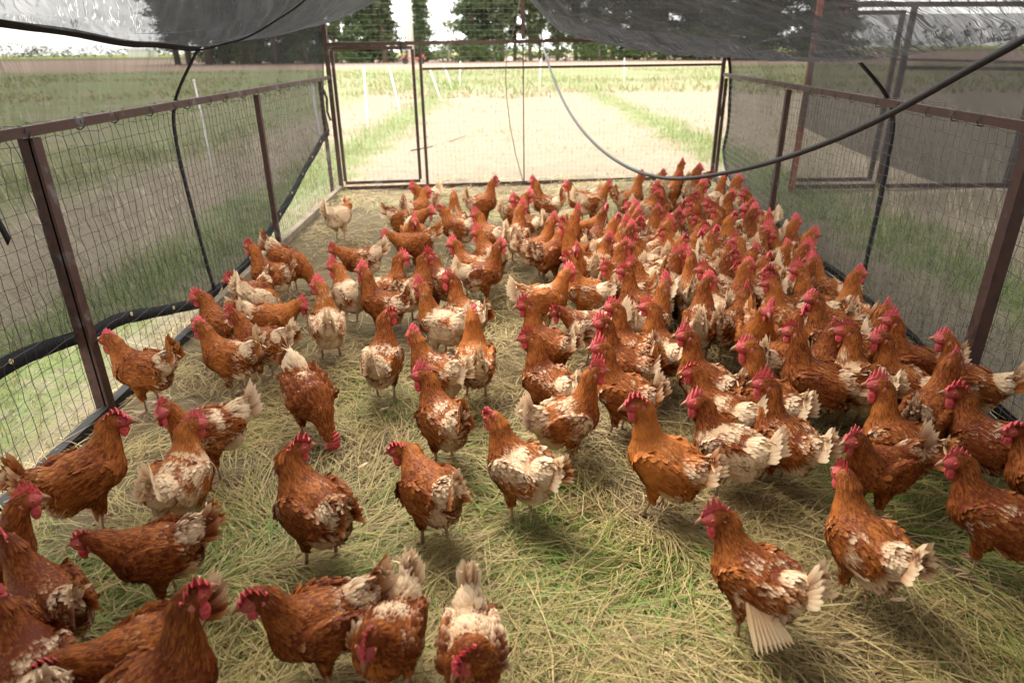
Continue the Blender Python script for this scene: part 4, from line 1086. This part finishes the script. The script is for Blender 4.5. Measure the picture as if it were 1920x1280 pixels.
# ================================================================== THE FLOCK
# photo x, y of the head | heading (0 right, 90 away, 180 left, 270 towards) | pose | head turn | tone | white | size | label
HENS = """
1347 968|128|N|45|.42|.42|1.0|russet hen with one wing drooped open, showing long white quills
1583 893|102|N|0|.52|.34|1.0|mottled hen seen from behind, white rump, right of the drooped winged hen
1797 864|125|N|45|.22|.22|1.0|dark chestnut hen stepping away at the right edge, lower of the two there
1603 824|195|N|0|.30|.12|.97|glossy dark red hen facing left behind the hen seen from behind
1650 722|112|U|45|.62|.22|1.0|pale brown hen with cream speckled wings, left of the dark hen near the right post
1786 737|112|N|45|.20|.10|1.0|dark brown hen facing left just below the right front post
1884 790|120|N|45|.16|.14|1.0|very dark hen at the right frame edge with bright red comb
1428 716|118|U|45|.40|.30|1.0|tall russet hen with drooping cream wing tip, in front of the crowd
1310 754|132|N|45|.26|.74|1.0|dark necked hen with strongly white mottled back and pale tail
1196 757|135|U|45|.92|.02|1.05|large plain golden hen, evenly coloured, at centre right
1117 696|20|U|0|.58|.48|1.0|white flecked hen facing right with its tail out to the left, in the centre
1127 652|140|U|45|.55|.30|1.0|buff hen facing left behind the right facing flecked hen
992 632|128|U|45|.38|.32|1.0|deep brown hen with upright neck, white flecks on its wing, centre of the flock
925 784|134|N|0|.50|.58|1.0|hen with white back and fluffy pale tail, facing left in the centre foreground
752 842|124|L|45|.46|.16|1.0|russet hen walking away with lowered head, left of the white backed hen
792 704|122|N|45|.48|.40|1.0|round russet hen with white patch on its rump, facing away left, centre
775 630|140|N|0|.42|.55|1.0|hen with long cream wing feathers, directly behind the round russet hen
885 588|98|U|0|.80|.30|1.0|hen with golden neck turned fully away from the viewer, centre
728 590|86|U|-45|.55|.60|1.0|pale mottled hen seen from behind, neck stretched up, left of centre
597 535|108|U|45|.62|.82|1.0|cream bodied hen with russet neck standing alone left of centre
620 822|312|P|0|.26|.36|1.0|pecking hen with its head down in the hay and white tail up, left of centre
553 842|138|N|-90|.34|.24|1.05|large chestnut hen with head turned right, standing left of centre foreground
362 795|90|N|-45|.66|.80|1.0|cream mottled hen facing right, behind the leftward dark hen in the left foreground
217 787|58|N|-45|.48|.06|1.08|plain russet hen facing right beside the left post, tail to the left
307 768|215|N|45|.36|.52|1.0|hen looking at the camera with a white breast patch, tail to the right
203 636|172|N|0|.50|.08|1.0|plump plain russet hen facing left right beside the left post
374 612|165|N|0|.45|.34|1.02|hen with raised cream tail striding left, left side of the flock
437 590|165|N|0|.30|.38|1.0|dark headed hen directly behind the striding hen on the left
380 554|150|N|45|.40|.22|1.0|hen with upright comb at the left hem of the netting
437 523|250|N|-45|.30|.08|.98|dark brown hen facing the camera below the left netting hem
560 572|18|L|-45|.60|.22|1.0|buff hen bending low to the right, behind the striding hen
470 462|165|U|0|.52|.22|1.0|hen with flecked neck, first to stand near the left netting
530 592|62|P|0|.70|1.0|.98|white rumped hen head down, showing a pale fluffy rear at the left
592 535|350|P|0|.50|.05|1.05|broad plain brown hen head down, behind the white rumped hen
627 468|176|L|0|.40|.44|1.0|hen stretched low to the left with cream tail, left rear of the flock
627 500|128|N|45|.72|.86|1.0|pale cream hen partly hidden behind the dark brown necked hen, left
680 508|155|U|0|.34|.18|1.0|dark brown hen with upright neck facing left, left of centre
776 416|285|N|0|.56|.08|1.05|broad golden brown hen facing the camera near the gate side
727 437|188|L|0|.40|.12|1.0|russet hen leaning low to the left behind the broad golden brown hen
795 483|120|N|45|.14|.40|1.0|black faced hen with bright scarlet comb, left of centre
789 538|150|U|0|.50|.86|1.0|hen with russet neck and nearly white body, centre left
843 522|132|U|45|.46|.60|1.0|flecked hen standing between two white bodied hens
754 482|45|U|-45|.56|.56|1.0|hen facing right with a pale shoulder, left of the black faced hen
812 478|60|U|-45|.44|.40|1.0|hen facing right directly behind the black faced hen
938 458|15|U|0|.30|.44|1.0|dark necked hen facing right with mottled folded wing, centre rear
850 458|140|N|45|.58|.40|1.0|buff winged hen facing left, behind the dark necked mottled hen
896 436|120|N|45|.56|.40|1.0|hen with orange neck facing left, centre rear
651 381|70|L|45|.60|.98|1.0|nearly white fluffy hen by the left ground rail near the gate
800 359|60|N|-45|.60|.06|1.0|golden hen facing right at the foot of the gate post
776 350|235|N|-45|.60|.88|1.0|white necked hen at the foot of the gate post
829 391|150|N|0|.46|.40|1.0|hen with drooping neck facing left, right of the gate post
806 396|5|L|0|.36|.05|1.0|dark russet hen standing broadside right of the gate post
851 366|95|U|0|.60|.40|1.0|hen with back turned and neck stretched, between gate post and stay
926 340|30|U|0|.44|.08|1.0|slim russet hen with neck stretched high, left of the middle stay
893 402|130|N|45|.50|.34|1.0|hen facing left below the slim stretched hen
966 374|135|U|45|.40|.30|1.0|hen with ragged comb facing left, just below the middle stay
979 389|82|U|-45|.50|.72|1.0|pale bodied hen with slim dark neck, just below the middle stay
991 366|45|N|-45|.50|.34|1.0|hen facing right at the foot of the middle stay
1001 341|150|U|0|.36|.46|1.0|hen with curved neck facing left, right of the middle stay
1064 346|190|N|0|.62|.30|1.0|golden hen facing left near the gate bottom rail, right of the stay
1140 349|12|N|0|.56|.64|1.0|white bodied hen facing right along the gate bottom rail
1041 414|30|U|0|.48|.22|1.0|hen facing right with glossy russet neck, edge of the crowd
1081 400|45|U|0|.60|.34|1.0|tall golden necked hen facing right at the crowd's left edge
1052 428|48|N|0|.40|.12|1.0|dark necked hen looking right, beak to beak with a taller hen
1068 425|150|U|0|.62|.10|1.05|tall buff hen facing left, beak to beak with a darker hen
1136 394|60|U|0|.14|.18|1.0|hen with dark chocolate neck, edge of the crowd
1124 410|40|L|0|.66|.10|1.0|crouching golden hen in front of the dark chocolate necked hen
1119 471|250|U|0|.40|.30|.95|thin necked hen facing the camera, centre of the flock
1066 511|15|N|0|.84|.46|1.05|golden hen facing right with large fanned cream tail, centre
1066 486|150|U|0|.82|.46|1.0|golden hen facing left with white tail, right of the fanned tail hen
985 571|140|U|45|.44|.08|1.0|upright brown hen facing left in front of the fanned tail hen
1046 583|166|L|0|.08|.86|1.0|dark headed hen with low stance and white mottled back
1130 605|140|U|45|.36|.20|1.0|brown hen facing left behind the buff hen, right of centre
1155 573|122|U|45|.46|.18|1.0|hen with dark eye stripe facing left, in front of the white tailed golden hen
1213 577|112|U|45|.56|.50|1.0|hen with tall scarlet comb at the near edge of the dense crowd
1171 506|130|U|45|.32|.22|1.0|dark russet hen with straight serrated comb, left part of the crowd
1150 486|140|N|45|.44|.30|1.0|hen with light red comb directly behind the straight combed hen
1194 488|130|N|45|.44|.62|1.0|hen with a white stripe behind its neck, left part of the crowd
1249 531|45|U|0|.56|.74|1.0|hen facing right with bare pinkish white breast, near edge of the crowd
1330 527|72|U|-45|.44|.44|1.05|tall mottled hen looking right, near edge of the crowd
1328 497|100|U|45|.50|.88|1.0|white backed hen directly behind the tall mottled hen
1302 474|80|U|0|.56|.34|1.0|hen with stretched golden neck seen from behind, near edge of crowd
1418 556|50|N|0|.48|.14|1.0|hen facing right with pale face, in the right half of the crowd front
1449 588|262|U|0|.72|.16|1.05|buff hen facing the camera with dark throat, right of centre
1472 575|40|U|0|.46|.20|1.0|hen looking right behind the buff dark throated hen
1492 612|142|U|0|.30|.08|1.08|tall dark necked hen with pointed beak facing left, right of centre
1547 571|130|U|45|.38|.14|1.0|hen with long beak facing left, below the right netting strap
1556 622|48|N|0|.34|.06|1.0|russet hen facing right, comb touching its neighbour's comb
1580 618|105|U|45|.60|.78|1.05|hen with golden neck and ragged white rump, right of centre
1403 650|118|U|45|.46|.10|1.05|brown hen with high pink comb in front of the buff dark throated hen
1287 629|125|U|45|.44|.40|1.0|hen facing left at the front of the crowd, left of the pink combed hen
1306 699|130|N|45|.50|.52|1.0|hen with white wing tips facing left below the crowd front
1647 597|150|U|0|.22|.06|1.0|dark hen facing left in front of another looking right, by the right netting
1681 582|35|U|0|.32|.06|1.0|hen looking right nearest the right netting wall
1650 633|130|U|45|.46|.34|1.0|hen with tall toothed comb, in front of the dark hen by the right netting
1738 617|150|U|0|.42|.42|1.0|lone hen with white shoulders standing by the right netting
1820 684|40|U|0|.38|.16|1.05|hen looking right with its beak near the right front post
1520 541|142|N|45|.46|.10|1.0|hen with tall pink comb facing left, beside the right netting strap
163 1012|190|L|0|.24|.16|.98|dark chestnut hen facing left with raised plume tail, left foreground
47 938|40|N|0|.22|.10|1.0|small dark hen facing away at the left edge, beside the plain russet hen
14 1016|150|N|0|.10|.22|1.0|nearly black hen cut by the left frame edge
-4 1120|140|N|0|.08|.30|1.05|shadowed hen at the bottom left corner, only its mottled flank in view
357 1112|52|U|0|.22|.20|1.08|tall hen looking right in the bottom left foreground
86 1258|214|L|0|.34|.30|1.0|stooping hen with a cream plume tail at the bottom left
500 1124|205|N|0|.24|.32|1.0|dark hen facing left with white speckled rump, bottom left of centre
668 1198|258|K|0|.34|.40|.95|hen facing the camera with bowed head and white breast, bottom centre left
872 1230|275|K|-45|.28|.62|.95|hen facing the camera with tucked head and white saddle, bottom centre
"""
# the packed part of the flock at the right: head positions by rows counted from the gate
CROWD = """
1202 331 R U|1241 355 L U|1247 327 R N|1279 307 R U|1310 317 R U|1267 331 R N|1331 327 R L|1317 349 R U|1361 336 R U|1380 336 R U
1372 366 R U|1397 364 L U|1407 381 R U|1226 362 R N|1236 378 R L|1291 367 R N|1278 381 R N|1304 381 L U|1331 385 L U|1347 396 L U
1415 402 R U|1400 401 L U|1192 391 R U|1180 387 L N|1214 407 R U|1232 400 R U|1254 404 L N|1274 408 R U|1291 411 L N|1346 417 L U
1204 415 R N|1376 417 R U|1398 424 L U|1414 408 R U|1460 418 R U|1469 438 R U|1256 428 R U|1278 423 R N|1309 426 R N|1185 429 R U
1217 433 R U|1280 441 R U|1304 443 R N|1330 440 R U|1350 438 L N|1385 447 L U|1448 450 R U|1362 452 R N|1420 464 R N|1162 447 R U
1210 460 L N|1248 464 L N|1282 464 R U|1328 461 R N|1372 470 R U|1498 468 R U|1490 483 L U|1182 464 L N|1391 489 R U|1410 499 L N
1455 491 R N|1440 503 L U|1504 507 L U|1537 496 R U|1560 509 R U|1460 526 L U|1170 415 R U|1430 436 R N|1240 440 L N|1150 452 R N
"""
WORDS = ['first', 'second', 'third', 'fourth', 'fifth', 'sixth', 'seventh', 'eighth', 'ninth', 'tenth', 'eleventh', 'twelfth', 'thirteenth']
birds = []
for ln in HENS.strip().splitlines():
    xy, hd, ps, tn, tone, wh, sc, lb = ln.split('|'); px, py = map(float, xy.split())
    birds.append(dict(px=px, py=py, hd=float(hd), ps=ps, tn=int(tn), tone=float(tone), wh=float(wh), sc=float(sc), lb=lb, gr='laying hens of the flock'))
rc = random.Random(5); cr = []
for ln in CROWD.strip().splitlines():
    for q in ln.split('|'):
        px, py, d, ps = q.split(); h = rc.gauss(52, 16) if d == 'R' else rc.gauss(128, 14)
        cr.append(dict(px=float(px), py=float(py), hd=h, ps=ps, tn=(-45 if h > 45 else 0) if d == 'R' else (45 if h < 140 else 0), tone=rc.uniform(.22, .8), wh=min(.95, max(.05, rc.gauss(.52, .24))), sc=rc.uniform(.96, 1.04), d=d, gr='laying hens of the flock'))
cr.sort(key=lambda b: b['py'])
for r in range(0, len(cr), 10):
    row = sorted(cr[r:r + 10], key=lambda b: b['px'])
    for i, b in enumerate(row):
        shade = 'dark' if b['tone'] < .36 else 'golden' if b['tone'] > .64 else 'russet'
        pale = ' white flecked' if b['wh'] > .55 else ''
        b['lb'] = f"{shade}{pale} hen facing {'right' if b['d'] == 'R' else 'left'}, {WORDS[i]} from left in {WORDS[r // 10]} row of the packed crowd"
birds += cr
# stand each bird where the photo shows its head, then let close neighbours shuffle apart
for b in birds:
    key = (b['ps'], b['tn'])
    if key not in FORMS: FORMS[key] = hen_form(*key)
    f = FORMS[key]; a = radians(b['hd']); b['sc'] *= .92 if b['py'] > 900 else (.95 if b['py'] > 440 else 1.0); Pw = at(b['px'], b['py'], f['head'][2] * SIZE[2] * b['sc'] + .012)
    h = rotZ(a) @ (f['head'] * SIZE * b['sc']); b['f'] = f; b['p'] = np.array([Pw[0] - h[0], Pw[1] - h[1]])
def body_pts(b):
    a = radians(b['hd']); d = np.array([cos(a), sin(a)]) * b['sc']; return [b['p'] + d * .055, b['p'] - d * .05]
for it in range(40):
    mv = 0
    for i in range(len(birds)):
        for j in range(i + 1, len(birds)):
            A, B_ = birds[i], birds[j]
            if abs(A['p'][1] - B_['p'][1]) > .45 or abs(A['p'][0] - B_['p'][0]) > .45: continue
            for p in body_pts(A):
                for q in body_pts(B_):
                    d = q - p; L = np.linalg.norm(d) + 1e-6
                    if L < .118:
                        s = d / L * (.118 - L) * .22 * np.array([.45, 1.0]); A['p'] = A['p'] - s; B_['p'] = B_['p'] + s; mv += 1
    if not mv: break
for b in birds:                                          # nobody stands in a wall
    x, y = b['p']; b['p'][0] = min(max(x, wall_l(y) + .13), wall_r(y) - .13); b['p'][1] = min(y, 6.50 + .12 * (x + 1.66) - .1) if y < 7.6 else y
for i, b in enumerate(birds):
    near = b['p'][1] < 4.4
    hen = build_hen(b['p'][0], b['p'][1], radians(b['hd']), b['f'], b['tone'], b['wh'], b['sc'], near, i * 13 + 5)
    tag(hen, b['lb'], 'hen', b['gr']); b['o'] = hen
# the drooped wing of the first hen: eight long pale quills
hen = birds[0]['o']; rg = np.random.default_rng(3)
for k in range(9):
    q = k / 8; P = np.array([[-.035 - .060 * q, .088 - .012 * q, .215 - .010 * q]]); T = unit(np.array([[-.62 - .30 * q, .34 - .34 * q, -.78 + .30 * q]]))
    N = np.array([[.25, .95, .30]]); N = unit(N - (N * T).sum(1)[:, None] * T)
    Vf, Ff, fa, root, nkn, U = feathers(P, N, T, .165 - .035 * q, .024, .02, .10, np.array([1.0 - .15 * q]), np.zeros(1), rg)
    fm_ = mesh('wing_feather', Vf, Ff, MAT_PLUM); set_attrs(fm_, fa, root, nkn, U); o = link('wing_feather', fm_, hen); o.color = (.9, .5, .37, 1)
# a few moulted feathers and droppings lie in the hay
for k, (px, py, lb) in enumerate(((673, 878, 'small white moulted feather lying in the hay left of centre'), (712, 770, 'tiny white feather in the hay behind the pecking hen'), (1668, 1125, 'white moulted feather on the dark grass at the lower right'), (845, 1128, 'tiny pale feather lying right of the raised tail at bottom centre'))):
    p = at(px, py, .03); P = np.array([[p[0], p[1], .034]]); T = unit(np.array([[.6, .7 - .4 * k, .1]])); N = np.array([[0, 0, 1.0]]); N = unit(N - (N * T).sum(1)[:, None] * T)
    Vf, Ff, fa, root, nkn, U = feathers(P, N, T, .036, .013, .15, .2, np.array([1.2]), np.zeros(1), rg)
    fm_ = mesh('feather', Vf, Ff, MAT_PLUM); set_attrs(fm_, fa, root, nkn, U); o = link('feather', fm_); o.color = (1, .5, .2, 1)
    tag(o, lb, 'feather')
